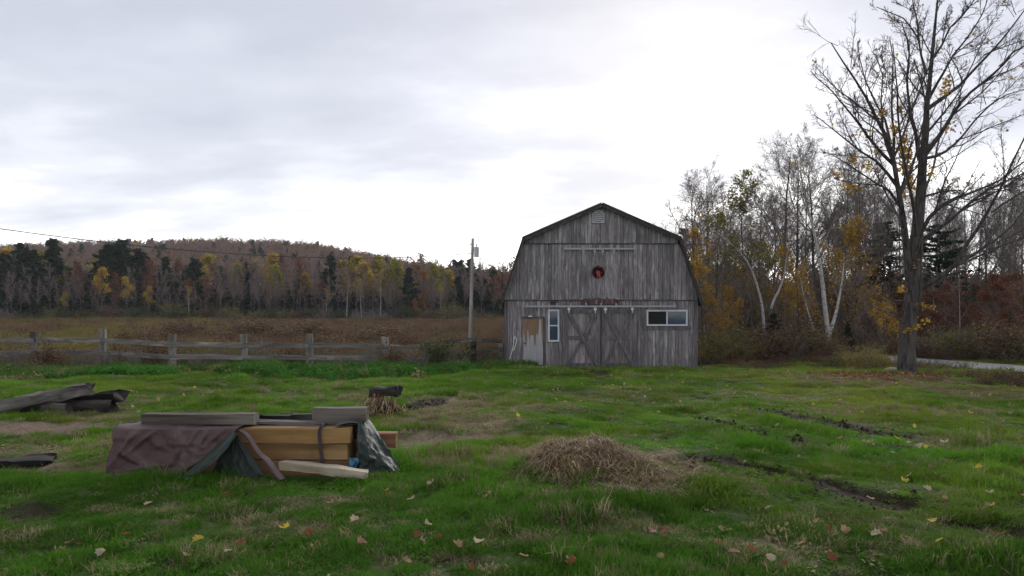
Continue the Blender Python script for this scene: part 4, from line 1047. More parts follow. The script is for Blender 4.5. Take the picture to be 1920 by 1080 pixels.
def tree(seed, H, r0=.14, low=.3, n1=14, n2=6, n3=6, n4=0, ang=(30, 55), ratio=(.28, .42), up=.10, rmin=.008, twig='twig', bark='bark', leaf=None, lean=.03, wob=.03, lmul=1):
    """leaf = (count, size, palette, t-bias towards the top)"""
    rg = np.random.default_rng(seed)
    P0, R0 = trunkline(rg, H, r0, wob=wob, lean=lean)
    tV, tQ = tubes(P0[None], R0[None], 8)
    P1, R1 = spawn(rg, P0[None], R0[None], n1, low, .97, ang, ratio, 6, .55, up, .08, rmin=rmin * 1.6)
    P2, R2 = spawn(rg, P1, R1, n2, .15, .98, (25, 55), (.35, .6), 5, .55, up * .6, .10, rmin=rmin * 1.25)
    P3, R3 = spawn(rg, P2, R2, n3, .1, 1, (25, 60), (.4, .7), 3, .6, up * .4, .12, rmin=rmin)
    parts = [tubes(P1, R1, 4), tubes(P2, R2, 3), tubes(P3, R3, 3)]
    tips = P3.reshape(-1, 3)
    if n4:
        P4, R4 = spawn(rg, P3, R3, n4, .1, 1, (25, 60), (.5, .9), 3, .7, 0.02, .15, rmin=rmin * .8); parts.append(tubes(P4, R4, 3)); tips = P4.reshape(-1, 3)
    lp = []
    if leaf:
        cnt, size, pal, bias = leaf
        zz = tips[:, 2] / H; cl = vnoise(tips[:, 0] * .9 + 50, tips[:, 2] * .9 + tips[:, 1] * .7, seed)
        pw = np.clip(zz, .05, 1.2) ** bias * (cl > .42) + 1e-6; k = rg.choice(len(tips), cnt, p=pw / pw.sum())
        lp = [leaves(rg, tips[k] + rg.normal(size=(cnt, 3)) * size * 1.0, size, pal, .2)]
    return np_mesh('trunk', tV, [tQ], M[bark], smooth=True), crown_mesh('crown', rg, parts, twig, lp), H
def conifer(seed, H, W, nb=70, nn=26, size=.5, pal=((.026, .05, .026), (.038, .068, .034), (.018, .034, .02)), low=.08, droop=.05, pine=False, flat=.7):
    rg = np.random.default_rng(seed)
    P0, R0 = trunkline(rg, H, H * .013, wob=.012, lean=.01); tV, tQ = tubes(P0[None], R0[None], 7)
    t = low + (1 - low) * (np.arange(nb) + rg.random(nb)) / nb
    base = np.stack([np.interp(t * H, P0[:, 2], P0[:, i]) for i in range(3)], 1); az = rg.random(nb) * 6.28
    sh = (np.clip((1 - t), 0, 1) ** (.55 if pine else .85)) * (1 if not pine else np.clip((t - low) * 5 + .25, 0, 1)); L = W * (.12 + sh) * rg.uniform(.6, 1.15, nb)
    K = 5; pts = [base]; el = rg.uniform(-.1, .35, nb) + .3 * t if not pine else rg.uniform(0, .5, nb)
    for k in range(K - 1):
        e_ = el - droop * k * 2; pts.append(pts[-1] + np.stack([np.cos(az) * np.cos(e_), np.sin(az) * np.cos(e_), np.sin(e_)], 1) * (L / (K - 1))[:, None])
    P1 = np.stack(pts, 1); R1 = np.full((nb, 1), H * .003) * np.linspace(1, .3, K)[None]
    u = rg.uniform(.15, 1.05, (nb, nn)); f = np.clip(u, 0, .999) * (K - 1); i = f.astype(int); ar = np.arange(nb)[:, None]
    pos = P1[ar, i] + (P1[ar, i + 1] - P1[ar, i]) * (f - i)[..., None]
    side = np.stack([-np.sin(az), np.cos(az), np.zeros(nb)], 1)[:, None] * (rg.normal(size=(nb, nn, 1)) * (L[:, None, None] * .16 + .05) * (1.1 - .6 * u[..., None]))
    pos = pos + side + np.stack([np.zeros((nb, nn))] * 2 + [rg.normal(size=(nb, nn)) * .06 * size - np.abs(side).sum(-1) * .15], -1)
    LQ = leaves(rg, pos.reshape(-1, 3), size, pal, flat, 1.7)
    return np_mesh('trunk', tV, [tQ], M['bark'], smooth=True), crown_mesh('crown', rg, [tubes(P1, R1, 3)], 'twig', [LQ], 'needle'), H
def shrub(seed, h, w_, ns=14, nl=900, size=.06, pal=((.1, .09, .03),), twig='twig', n2=6, n3=3, rmin=.005, spread=(5, 45)):
    rg = np.random.default_rng(seed); az = rg.random(ns) * 6.28; el = np.radians(rg.uniform(*spread, ns)); L = h * rg.uniform(.6, 1.1, ns)
    d = np.stack([np.cos(az) * np.sin(el), np.sin(az) * np.sin(el), np.cos(el)], 1); b = np.stack([rg.normal(size=ns) * w_ * .16, rg.normal(size=ns) * w_ * .16, np.full(ns, -.1)], 1)
    K = 5; pts = [b]
    for k in range(K - 1):
        d = d + rg.normal(size=d.shape) * .1; d /= np.linalg.norm(d, axis=1, keepdims=True); pts.append(pts[-1] + d * (L / (K - 1))[:, None])
    P1 = np.stack(pts, 1); R1 = np.full((ns, 1), max(rmin * 2, h * .006)) * np.linspace(1, .4, K)
    P2, R2 = spawn(rg, P1, R1, n2, .15, 1, (20, 55), (.3, .55), 4, .6, .05, .12, rmin=rmin); P3, R3 = spawn(rg, P2, R2, n3, .1, 1, (20, 60), (.4, .8), 3, .6, .02, .15, rmin=rmin * .8)
    parts = [tubes(P1, R1, 4), tubes(P2, R2, 3), tubes(P3, R3, 3)]; tips = P3.reshape(-1, 3); lp = []
    if nl:
        k = rg.integers(0, len(tips), nl); lp = [leaves(rg, tips[k] + rg.normal(size=(nl, 3)) * size, size, pal, .2)]
    return crown_mesh('shrub', rg, parts, twig, lp)
def put(name, tv, x, y, H, label, cat, group=None, rz=None, sx=1.0, rr=random.Random(4)):
    """a tree of height H at (x, y): empty > trunk, crown"""
    s = H / tv[2]; rz = rr.uniform(0, 6.28) if rz is None else rz
    e_ = empty(name, (x, y, float(gz(x, y)) - .05), label, cat, group, (0, 0, rz), (s * sx, s * sx, s))
    link('trunk', tv[0], e_); link('crown', tv[1], e_); return e_
def atpx(p, top, Y):
    x = (p - 960) * Y / F; z = float(gz(x, Y)); return x, Y, EYE - (top - HZ) * Y / F - z

YEL = [(.42, .28, .035), (.34, .24, .04), (.48, .34, .06), (.28, .18, .03)]
YGR = [(.26, .24, .045), (.20, .20, .04), (.32, .27, .05), (.14, .15, .035)]
ORA = [(.34, .13, .03), (.28, .10, .03), (.38, .18, .04), (.2, .08, .03)]
RUST = [(.17, .068, .036), (.13, .055, .034), (.21, .095, .045), (.10, .048, .032)]
OLV = [(.20, .18, .05), (.15, .14, .04), (.24, .20, .055)]

# --- the big maple, its limbs laid out one by one
MY = 22.0
def limb(pts, r0, r1, dep, K=14):
    q = np.array(pts, float); d = np.r_[0, np.cumsum(np.hypot(*np.diff(q, axis=0).T))]
    Y = MY + dep * d / 100.0
    P = np.stack([(q[:, 0] - 960) * Y / F, Y, EYE - (q[:, 1] - HZ) * Y / F], 1)
    return resample(P, K), np.interp(np.linspace(0, 1, K), [0, .3, 1], [r0 * .9, r0 * .55, r1 * .8]) * MY / F
tr_ = [((1701, 712), (1701, 690), (1700, 640), (1706, 590), (1711, 540), (1716, 480), (1722, 410), (1727, 350), (1730, 300), (1735, 250), (1738, 200), (1743, 150), (1748, 100), (1753, 50), (1758, 0), (1765, -60), (1770, -130))]
q = np.array(tr_[0], float); TP = np.stack([(q[:, 0] - 960) * MY / F, np.full(len(q), MY), EYE - (q[:, 1] - HZ) * MY / F], 1)
TR = np.interp(q[:, 1], [-130, 0, 50, 130, 200, 300, 380, 500, 600, 690, 712], [1, 1.8, 2.5, 3.7, 5, 7.4, 10, 13, 13.5, 15, 23]) * MY / F
limbs = [
 ([(1708, 560), (1700, 470), (1692, 400), (1683, 350), (1677, 310), (1670, 270), (1655, 245), (1640, 215), (1630, 195), (1615, 165), (1600, 145), (1580, 115), (1565, 95), (1558, 80)], 9.5, 1, -.35),
 ([(1674, 300), (1677, 253), (1672, 217), (1672, 187), (1673, 150), (1675, 110), (1668, 70)], 3.8, .9, .5),
 ([(1724, 300), (1717, 247), (1707, 213), (1702, 173), (1700, 150), (1703, 117), (1705, 100), (1702, 77), (1690, 40)], 4.8, .9, -.55),
 ([(1737, 140), (1727, 103), (1722, 73), (1707, 50), (1693, 33), (1667, 23), (1643, 13)], 3.2, .8, .3),
 ([(1723, 80), (1720, 40), (1712, 7), (1708, -40)], 2.4, .8, -.5),
 ([(1747, 113), (1767, 83), (1780, 53), (1800, 33), (1820, 10), (1840, -20)], 3.0, .8, -.6),
 ([(1741, 203), (1773, 180), (1800, 160), (1820, 137), (1853, 103), (1880, 73), (1903, 43), (1920, 20), (1950, -20)], 4.6, .9, .5),
 ([(1734, 290), (1760, 257), (1783, 220), (1797, 197), (1820, 173), (1853, 147), (1880, 123), (1903, 93), (1930, 82), (1970, 50)], 5.4, .9, -.7),
 ([(1735, 297), (1760, 292), (1780, 280), (1803, 257), (1830, 223), (1853, 200), (1880, 180), (1903, 173), (1940, 160)], 3.6, .8, .8),
 ([(1739, 190), (1753, 163), (1773, 130), (1787, 103), (1807, 80), (1830, 47), (1847, 17), (1856, -30)], 3.6, .8, .2),
 ([(1684, 352), (1660, 320), (1640, 300), (1615, 285), (1590, 265), (1565, 245), (1540, 225), (1526, 215)], 4.0, .8, .6),
 ([(1677, 310), (1655, 290), (1630, 260), (1605, 225), (1580, 195), (1555, 165), (1535, 150), (1520, 133)], 4.0, .8, -.7),
 ([(1690, 392), (1668, 358), (1640, 342), (1615, 325), (1590, 308), (1560, 290)], 3.4, .8, -.8),
 ([(1670, 270), (1660, 225), (1640, 190), (1622, 150), (1612, 110), (1608, 80)], 3.2, .8, .7),
 ([(1655, 245), (1652, 190), (1655, 140), (1640, 100)], 2.6, .8, -.3),
 ([(1720, 462), (1742, 440), (1780, 414), (1812, 386), (1837, 365), (1865, 350), (1917, 326), (1960, 300)], 5.4, 1, .6),
 ([(1724, 440), (1745, 403), (1780, 375), (1823, 361), (1872, 340), (1910, 310), (1950, 285)], 5.0, 1, -.7),
 ([(1713, 545), (1759, 523), (1791, 498), (1808, 463), (1837, 424), (1858, 386), (1879, 347), (1905, 290), (1930, 240), (1945, 200)], 6.0, 1, -.4),
 ([(1789, 500), (1826, 477), (1872, 446), (1900, 421), (1920, 393), (1950, 350)], 3.6, 1, .5),
 ([(1728, 370), (1762, 360), (1802, 357)], 3.2, 1.2, .2),
 ([(1762, 360), (1780, 347), (1808, 320)], 2.0, .8, -.4), ([(1778, 345), (1763, 300), (1753, 278)], 1.6, .7, .3),
 ([(1700, 568), (1676, 556), (1654, 545), (1620, 528)], 2.6, .8, -.8), ([(1697, 602), (1680, 598), (1660, 586), (1630, 567)], 2.4, .8, .6),
 ([(1722, 410), (1728, 370), (1745, 330), (1760, 270), (1768, 200), (1790, 140)], 4.0, .8, 1.5),
 ([(1718, 450), (1712, 380), (1700, 320), (1690, 240), (1688, 160), (1680, 90)], 4.4, .8, -1.4),
 ([(1716, 480), (1730, 430), (1750, 400), (1770, 330), (1800, 260)], 3.6, .8, -1.5)]
LP = [limb(p, a, b, d) for p, a, b, d in limbs]
rg = np.random.default_rng(8)
P1 = np.stack([a for a, b in LP]); R1 = np.stack([b for a, b in LP])
P1[:, 2:, :] += np.cumsum(rg.normal(size=P1[:, 2:, :].shape) * .022, axis=1)
P1b, R1b = spawn(rg, TP[None, 8:], TR[None, 8:], 12, .1, 1, (30, 55), (.16, .28), 8, .4, .12, .06, rmin=.012)
P1c, R1c = spawn(rg, P1[:20], R1[:20], 3, .2, .8, (22, 42), (.4, .6), 8, .6, .05, .07, rmin=.010)
Pa = np.concatenate([resample(p, 8)[None] for p in P1] + [P1b, P1c]); Ra = np.concatenate([np.interp(np.linspace(0, 1, 8), np.linspace(0, 1, 14), r)[None] for r in R1] + [R1b, R1c])
P2, R2 = spawn(rg, Pa, Ra, 8, .18, 1, (25, 52), (.20, .40), 5, .5, .07, .09, rmin=.007)
P3, R3 = spawn(rg, P2, R2, 6, .15, 1, (25, 55), (.35, .6), 4, .6, .06, .12, rmin=.0065)
P4, R4 = spawn(rg, P3, R3, 4, .15, 1, (25, 60), (.45, .85), 3, .7, .03, .14, rmin=.005)
mb = np.array([TP[1][0], MY, float(gz(TP[1][0], MY)) - .05])
maple = empty('maple_tree', mb, 'tall nearly bare maple with thick dark trunk and few yellow leaves beside the road', 'tree')
V, Q = tubes(resample(np.c_[TP, TR], 40)[None, :, :3], resample(np.c_[TP, TR], 40)[None, :, 3], 18)
dv = fbm(V[:, 0] * 6, V[:, 2] * 1.4 + V[:, 1] * 6, 3, 4) - .5; ax = np.repeat(resample(np.c_[TP, TR], 40)[:, :3], 18, axis=0)
V = V + (V - ax) * dv[:, None] * .5
link('trunk', np_mesh('trunk', V - mb, [Q], M['maple_bark'], smooth=True), maple)
for a, b in LP[:20]:
    V, Q = tubes(a[None], b[None], 7); link('limb', np_mesh('limb', V - mb, [Q], M['maple_bark'], smooth=True), maple)
V, Q = join([tubes(P1[20:], R1[20:], 6), tubes(P1b, R1b, 5), tubes(P1c, R1c, 5), tubes(P2, R2, 4), tubes(P3, R3, 3), tubes(P4, R4, 3)])
tag(link('twigs', np_mesh('twigs', V - mb, [Q], M['maple_twig'], smooth=True), maple), kind='stuff')
cl = [(1697, 300, 14, 34, 330), (1703, 340, 12, 30, 200), (1692, 265, 9, 20, 100), (1776, 155, 7, 15, 60), (1770, 172, 9, 8, 30), (1655, 212, 8, 8, 40), (1688, 205, 12, 8, 40), (1600, 298, 8, 8, 36), (1570, 330, 8, 9, 44), (1595, 350, 22, 10, 60), (1630, 312, 10, 8, 36), (1675, 240, 10, 8, 36),
      (1745, 320, 10, 14, 50), (1700, 620, 12, 5, 24), (1718, 612, 12, 6, 26), (1735, 600, 12, 7, 16), (1690, 542, 7, 5, 30), (1716, 500, 8, 10, 26), (1740, 575, 14, 8, 30), (1780, 240, 16, 8, 26), (1645, 275, 18, 14, 40), (1620, 255, 20, 12, 30)]
lp = []
for x, y, sx_, sy_, n in cl:
    n = int(n * 1.3); dY = rg.normal(size=n) * .35; xx = x + rg.normal(size=n) * sx_ * .55; yy = y + rg.normal(size=n) * sy_ * .55; Yv = MY - .1 + dY
    lp.append(np.stack([(xx - 960) * Yv / F, Yv, EYE - (yy - HZ) * Yv / F], 1))
k = rg.integers(0, P4.shape[0], 260); lp.append(P4[k, 2])
lp = np.concatenate(lp) - mb
V, Q, c = leaves(rg, lp, .095, [(.42, .25, .035), (.34, .20, .03), (.50, .33, .06), (.26, .15, .03)], .1)
tag(link('leaves', np_mesh('leaves', V, [Q], M['leaf'], col=c), maple), kind='stuff'); maple.children[-1]['label'] = 'golden yellow leaves left on the crown'

# --- white birches by the wood edge, trunks laid out from their bends
def birch(stems, Y, label, seed, leafn=160, pal=YEL):
    rg = np.random.default_rng(seed); Ps = []; Rs = []
    for pts, r0, r1, dep in stems:
        q = np.array(pts, float); d = np.r_[0, np.cumsum(np.hypot(*np.diff(q, axis=0).T))]; Yv = Y + dep * d / 100
        P = np.stack([(q[:, 0] - 960) * Yv / F, Yv, EYE - (q[:, 1] - HZ) * Yv / F], 1); Ps.append(resample(P, 12)); Rs.append(np.linspace(r0, r1, 12) * Y / F)
    b = Ps[0][0].copy(); g = float(gz(b[0], b[1])); Ps[0][0, 2] = g - .2; b[2] = g
    e_ = empty('birch_tree', b, label, 'tree')
    V, Q = tubes(np.stack(Ps), np.stack(Rs), 10); link('trunk', np_mesh('trunk', V - b, [Q], M['birch_bark'], smooth=True), e_)
    P = np.stack(Ps)[:, 5:]; Rr = np.stack(Rs)[:, 5:]
    P1, R1 = spawn(rg, P, Rr, 9, .0, 1, (25, 50), (.35, .6), 7, .5, .09, .07, rmin=.014); P2, R2 = spawn(rg, P1, R1, 6, .15, 1, (25, 50), (.35, .6), 5, .55, .04, .1, rmin=.009); P3, R3 = spawn(rg, P2, R2, 6, .1, 1, (25, 60), (.4, .7), 3, .6, -.02, .13, rmin=.006)
    lp = [leaves(rg, P3[rg.integers(0, len(P3), leafn), 2], .13, pal, .1)]
    m_ = crown_mesh('crown', rg, [tubes(P1 - b, R1, 4), tubes(P2 - b, R2, 3), tubes(P3 - b, R3, 3)], 'twig', [(lp[0][0] - b, lp[0][1], lp[0][2])]); link('crown', m_, e_)
birch([([(1555, 664), (1554, 640), (1553, 628), (1546, 570), (1540, 510), (1534, 475), (1528, 440), (1517, 400), (1507, 360), (1500, 310), (1502, 275)], 5.2, .5, -.1), ([(1553, 632), (1564, 600), (1570, 575), (1575, 550), (1580, 520), (1583, 480)], 3.8, .5, .4)], 37.0, 'tall white birch with forked stem at the wood edge beside the road', 901)
birch([([(1433, 650), (1433, 620), (1430, 580), (1424, 550), (1415, 520), (1405, 495), (1392, 478), (1375, 460), (1350, 440), (1330, 425)], 3.4, .4, .2), ([(1410, 503), (1420, 490), (1428, 478)], 1.4, .4, .2), ([(1446, 578), (1452, 560), (1462, 542), (1470, 518), (1474, 490), (1480, 450)], 2.6, .5, 0)], 40.0, 'crooked white birch leaning left behind the barn', 902)
birch([([(1531, 660), (1528, 625), (1520, 600), (1512, 575), (1505, 545), (1500, 520)], 2.2, .5, .3)], 39.0, 'thin leaning white birch left of the forked birch', 903, 60)

# --- kinds for the wood on the right
B = [tree(100 + i, 12, .13, .25 + .06 * (i % 3), 17, 8, 7, 4, rmin=.0085, ang=(24, 50), up=.11, ratio=(.32, .5)) for i in range(5)]
Bs = [tree(120 + i, 8, .07, .15, 14, 6, 5, 3, rmin=.007, ang=(20, 42), up=.10, twig='twig', leaf=(800, .12, YEL + RUST, .3)) for i in range(2)]
Lg = [tree(130 + i, 11, .11, .2, 15, 7, 5, 2, rmin=.008, leaf=(2600, .15, OLV + YGR, .8), ang=(22, 48)) for i in range(2)]
Ly = [tree(140 + i, 8, .08, .12, 15, 6, 5, 2, rmin=.007, leaf=(2600, .13, [(.54, .33, .05), (.42, .25, .045), (.32, .22, .05)], .4), ang=(25, 50)) for i in range(2)]
Lr = [tree(150 + i, 6, .06, .08, 16, 6, 5, 2, rmin=.006, leaf=(2600, .13, RUST, .1), ang=(35, 70), up=.05) for i in range(3)]
Cn = [conifer(160, 12, 3.4, 90, 60, .20, low=.2, pine=True, flat=.15, droop=.02), conifer(161, 4, 1.1, 90, 50, .13, low=.02)]
WG = 'trees of the wood behind the barn'
wood_list = [  # px, top row, distance, kind
 ('b', 1275, 405, 52), ('b', 1300, 352, 48), ('b', 1330, 345, 56), ('b', 1362, 372, 52), ('g', 1395, 362, 50), ('g', 1342, 420, 46), ('b', 1420, 365, 60), ('b', 1465, 288, 47), ('b', 1490, 300, 58), ('b', 1530, 310, 50), ('b', 1575, 318, 55), ('b', 1612, 330, 48), ('b', 1600, 300, 62), ('b', 1640, 350, 60),
 ('y', 1295, 440, 44), ('y', 1318, 520, 40), ('y', 1372, 540, 43), ('y', 1480, 470, 45), ('y', 1500, 500, 42), ('y', 1590, 420, 46), ('y', 1350, 570, 38), ('g', 1440, 480, 44), ('s', 1400, 500, 44), ('s', 1450, 540, 41), ('s', 1520, 500, 43), ('s', 1600, 500, 41), ('s', 1285, 520, 42), ('s', 1335, 590, 37), ('s', 1622, 540, 43), ('s', 1475, 580, 39), ('s', 1380, 600, 38), ('y', 1640, 470, 52), ('y', 1630, 545, 46),
 ('b', 1310, 420, 66), ('b', 1360, 400, 70), ('b', 1410, 410, 72), ('b', 1450, 390, 70), ('b', 1510, 380, 74), ('b', 1550, 390, 68), ('b', 1620, 380, 72), ('g', 1570, 440, 64), ('b', 1290, 460, 60), ('b', 1345, 470, 62), ('b', 1430, 450, 58), ('b', 1500, 440, 62), ('b', 1585, 430, 60),
 ('s', 1310, 560, 46), ('s', 1360, 540, 48), ('s', 1425, 560, 47), ('s', 1490, 560, 46), ('s', 1545, 560, 47), ('s', 1580, 560, 45), ('s', 1610, 570, 50)]
LBL = {'b': ('bare_tree', 'bare grey stemmed tree with upright twigs in the wood behind the barn', 'bare trees in the wood behind the barn'), 's': ('sapling', 'thin young tree with a few yellow and rust leaves at the wood edge', 'saplings at the wood edge'),
       'g': ('leafy_tree', 'slender tree with thin olive green leaves in the wood behind the barn', 'olive leaved trees in the wood'), 'y': ('golden_tree', 'small tree with golden brown leaves in the wood behind the barn', 'golden trees in the wood'),
       'r': ('beech_tree', 'low beech with rusty brown leaves in the wood across the road', 'rusty beeches across the road'), 'B': ('bare_tree', 'bare tree standing in the wood across the road', 'bare trees across the road')}
WDL = {('b', 1275): 'bare tree rising just right of the barn eave', ('b', 1300): 'tall bare tree with upright twigs, first tall one right of the barn roof', ('b', 1330): 'bare upright tree between the barn roof and the olive leaved tree', ('b', 1362): 'bare tree directly left of the tallest olive leaved tree',
 ('b', 1420): 'thin bare tree just right of the olive leaved tree', ('b', 1465): 'tall bare tree left of the forked birch, dark against the white sky', ('b', 1490): 'bare tree whose top shows beside the forked birch top', ('b', 1530): 'bare tree close right of the forked birch top', ('b', 1575): 'bare tree between the forked birch and the big maple',
 ('b', 1612): 'bare tree whose crown meets the left limbs of the big maple', ('b', 1600): 'farther bare tree peeking over behind the forked birch', ('b', 1640): 'bare tree right behind the lowest left limbs of the big maple', ('g', 1395): 'tallest olive leaved tree behind the barn, its top against the sky', ('g', 1342): 'olive leaved tree between barn roof edge and crooked birch', ('g', 1440): 'olive leaved tree behind the crooked birch', ('g', 1570): 'olive leaved tree far behind the forked birch',
 ('y', 1295): 'golden tree right against the barn roof slope', ('y', 1318): 'low golden tree beside the right barn wall', ('y', 1372): 'golden tree left of the crooked birch trunk', ('y', 1480): 'golden tree above the small dense spruce', ('y', 1500): 'golden tree left of the forked birch stem', ('y', 1590): 'tall golden brown tree right of the forked birch', ('y', 1350): 'smallest golden tree, low in the brush near the barn', ('y', 1640): 'golden tree behind the lower left limbs of the maple', ('y', 1630): 'low golden tree between forked birch and maple trunk'}
VAR = {'b': B, 'B': B, 's': Bs, 'g': Lg, 'y': Ly, 'r': Lr}
rr = random.Random(12)
for kd, p, tp_, Y in wood_list:
    x, y, H = atpx(p, tp_, Y); nm, lb, gr = LBL[kd]; put(nm, rr.choice(VAR[kd]), x, y, H, WDL.get((kd, p), lb), 'tree', gr, None, {'b': 1.2}.get(kd, 1.1))
x, y, H = atpx(1285, 428, 75); put('pine_tree', Cn[0], x, y, H, 'dark pine crown showing just right of the barn roof', 'tree')
x, y, H = atpx(1660, 415, 52); put('pine_tree', Cn[0], x, y, H, 'dark green pine left of the big maple trunk', 'tree', None, None, 1.3)
x, y, H = atpx(1762, 420, 50); put('pine_tree', Cn[0], x, y, H, 'dark green pine right of the big maple trunk', 'tree', None, None, 1.3)
x, y, H = atpx(1450, 588, 38); put('spruce_tree', Cn[1], x, y, H, 'small dense dark green spruce beneath the crooked birch', 'tree', None, None, 1.5)
x, y, H = atpx(1590, 600, 41); put('spruce_tree', Cn[1], x, y, H, 'small dark spruce behind the forked birch', 'tree')
# across the road
for i in range(34):
    Y = rr.uniform(31, 62); x = max(21.6 + rr.random() * 3 + (Y - 31) * rr.uniform(0, .75), 0)
    p = 960 + x * F / Y
    if p > 2050: continue
    H = rr.uniform(2.8, 4.0) + (Y - 31) * .05; put('beech_tree', rr.choice(Lr), x, Y, H, LBL['r'][1], 'tree', LBL['r'][2])
for p, tp_, Y in [(1690, 380, 58), (1725, 360, 66), (1760, 350, 62), (1800, 400, 56), (1830, 370, 64), (1890, 360, 58), (1915, 400, 48), (1945, 380, 50), (1705, 470, 48), (1880, 430, 70), (1980, 380, 52), (1785, 385, 60), (1815, 360, 63), (1850, 375, 58), (1905, 350, 61), (1770, 400, 66), (1675, 390, 63), (1650, 370, 58), (1870, 345, 66), (2020, 370, 57), (1935, 360, 60)]:
    x, y, H = atpx(p, tp_, Y); put('bare_tree', rr.choice(B), x, y, H, LBL['B'][1], 'tree', LBL['B'][2])
for p, Y in [(1752, 41), (1800, 37), (1770, 44)]:
    x, y, H = atpx(p, 520, Y); t_ = put('birch_tree', tree(170 + p, 8, .07, .3, 9, 5, 4, 2, bark='birch_bark', rmin=.006), x, y, H, 'slim pale birch stem in the wood across the road', 'tree', 'pale birches across the road')
x, y, H = atpx(1660, 540, 30); put('golden_tree', Ly[0], x, y, H, 'small golden yellow tree left of the big maple', 'tree')

# --- the wood edge beyond the field
FT = 'twig_far'
fB = [tree(200 + i, 14, .14, .35, 13, 6, 6, 0, rmin=.022, ang=(18, 42), up=.14, twig=FT, ratio=(.24, .36)) for i in range(5)]
fY = [tree(220 + i, 13, .12, .35, 13, 6, 4, 0, rmin=.02, twig=FT, ang=(20, 42), leaf=(1400, .42, pal, 3.0)) for i, pal in enumerate([YGR, YEL, YGR + YEL, ORA])]
fR = [tree(230 + i, 13, .12, .3, 13, 6, 4, 0, rmin=.02, twig=FT, leaf=(700, .35, RUST, .6)) for i in range(2)]
fC = [conifer(240 + i, 16, 4.2, 80, 22, .75, low=.06 + .1 * i) for i in range(2)] + [conifer(243, 16, 4.0, 64, 26, .8, low=.3, pine=True), conifer(244, 16, 3.2, 74, 22, .7, low=.04)]
fW = [tree(250 + i, 13, .15, .4, 10, 5, 5, 0, rmin=.02, twig=FT, bark='birch_bark', ang=(15, 35), leaf=(160, .3, YEL, 1.5), lean=.06) for i in range(3)]
EDG = [('c', 8, 478), ('c', 40, 458), ('c', 66, 470), ('c', 103, 450), ('c', 85, 476), ('c', 25, 482), ('p', 205, 462), ('p', 232, 452), ('p', 258, 468), ('p', 222, 474), ('p', 275, 490), ('c', 310, 484), ('c', 365, 487), ('c', 350, 500), ('c', 412, 500), ('c', 462, 492), ('c', 478, 505), ('c', 618, 480),
       ('c', 612, 505), ('c', 668, 500), ('c', 890, 512), ('p', 875, 504), ('c', 925, 508), ('c', 940, 516), ('c', 860, 520), ('c', 905, 520), ('p', 560, 520), ('c', 540, 530), ('c', 145, 500), ('c', 165, 515),
       ('yg', 75, 488), ('ye', 4, 482), ('yg', 118, 505), ('ye', 195, 500), ('yg', 376, 490), ('yg', 442, 507), ('ye', 503, 492), ('yg', 515, 510), ('yg', 632, 500), ('yg', 655, 492), ('yg', 690, 498), ('yg', 712, 496), ('yg', 742, 500), ('yg', 810, 505), ('yg', 828, 512), ('ye', 842, 518), ('ye', 682, 505), ('yg', 725, 506), ('ye', 575, 522), ('yg', 935, 545), ('ye', 850, 560)]
EL_ = {'c': ('spruce_tree', 'dark green spruce at the wood edge beyond the field', 'spruces at the far wood edge', [fC[0], fC[1], fC[3]]), 'p': ('pine_tree', 'broad dark green pine at the wood edge beyond the field', 'pines at the far wood edge', [fC[2], fC[1]]),
       'yg': ('leafy_tree', 'yellow green leaved tree at the wood edge beyond the field', 'yellow green trees at the far wood edge', [fY[0], fY[2]]), 'ye': ('leafy_tree', 'golden leaved tree at the wood edge beyond the field', 'golden trees at the far wood edge', [fY[1]])}
EDL = {('c', 8): 'spruce at the far wood edge cut by the left picture edge', ('c', 40): 'broad dark spruce second from the left end of the far wood edge', ('c', 66): 'dark spruce between the two tallest spruces at the left', ('c', 103): 'tallest pointed spruce at the left end of the far wood edge', ('p', 205): 'leftmost of the broad dark pines in the pine clump', ('p', 232): 'tallest pine of the broad dark pine clump', ('p', 258): 'right hand pine of the broad dark pine clump', ('p', 275): 'lower pine at the right foot of the pine clump',
 ('c', 310): 'spruce standing right of the broad pine clump', ('c', 365): 'dark spruce left of a yellow green tree', ('c', 412): 'narrow spruce midway along the far wood edge', ('c', 462): 'spruce left of the golden leaved tree in mid wood edge', ('c', 618): 'tall thin spruce showing against the brown hill', ('p', 875): 'dark pine directly behind the utility pole', ('c', 925): 'spruce close left of the barn roof', ('c', 940): 'spruce half hidden by the left barn eave', ('c', 145): 'smaller spruce right of the tallest pointed spruce',
 ('yg', 75): 'yellow green tree among the dark spruces at left', ('yg', 118): 'narrow yellow green tree right of the tallest pointed spruce', ('yg', 376): 'yellow green tree right of the dark spruce in mid edge', ('yg', 655): 'brightest yellow green tree above the white birch pair', ('yg', 742): 'yellow green tree just left of the tall dark front spruce', ('yg', 810): 'yellow green tree right of the narrow orange tree', ('yg', 935): 'low yellow green tree beside the barn eave', ('ye', 4): 'golden tree at the left picture edge', ('ye', 195): 'golden tree left of the pine clump', ('ye', 503): 'golden tree standing mid way along the far wood edge', ('ye', 842): 'golden tree left of the utility pole', ('ye', 850): 'low golden tree at the foot of the utility pole'}
for kd, p, tp_ in EDG:
    Y = rr.uniform(150, 166); x, y, H = atpx(p, tp_, Y); nm, lb, gr, vs = EL_[kd]; put(nm, rr.choice(vs), x, y, H, EDL.get((kd, p), lb), 'tree', gr, None, {'p': 1.55, 'c': 1.3}.get(kd, 1.15))
x, y, H = atpx(767, 503, 143); put('spruce_tree', fC[0], x, y, H, 'tall dark spruce in front of the wood, left of an orange tree', 'tree', None, None, 1.15)
x, y, H = atpx(797, 512, 145); put('leafy_tree', tree(260, 14, .12, .1, 14, 6, 4, 0, rmin=.02, twig=FT, ratio=(.12, .18), leaf=(1100, .36, ORA, .3)), x, y, H, 'narrow orange leaved tree right of the tall dark spruce', 'tree')
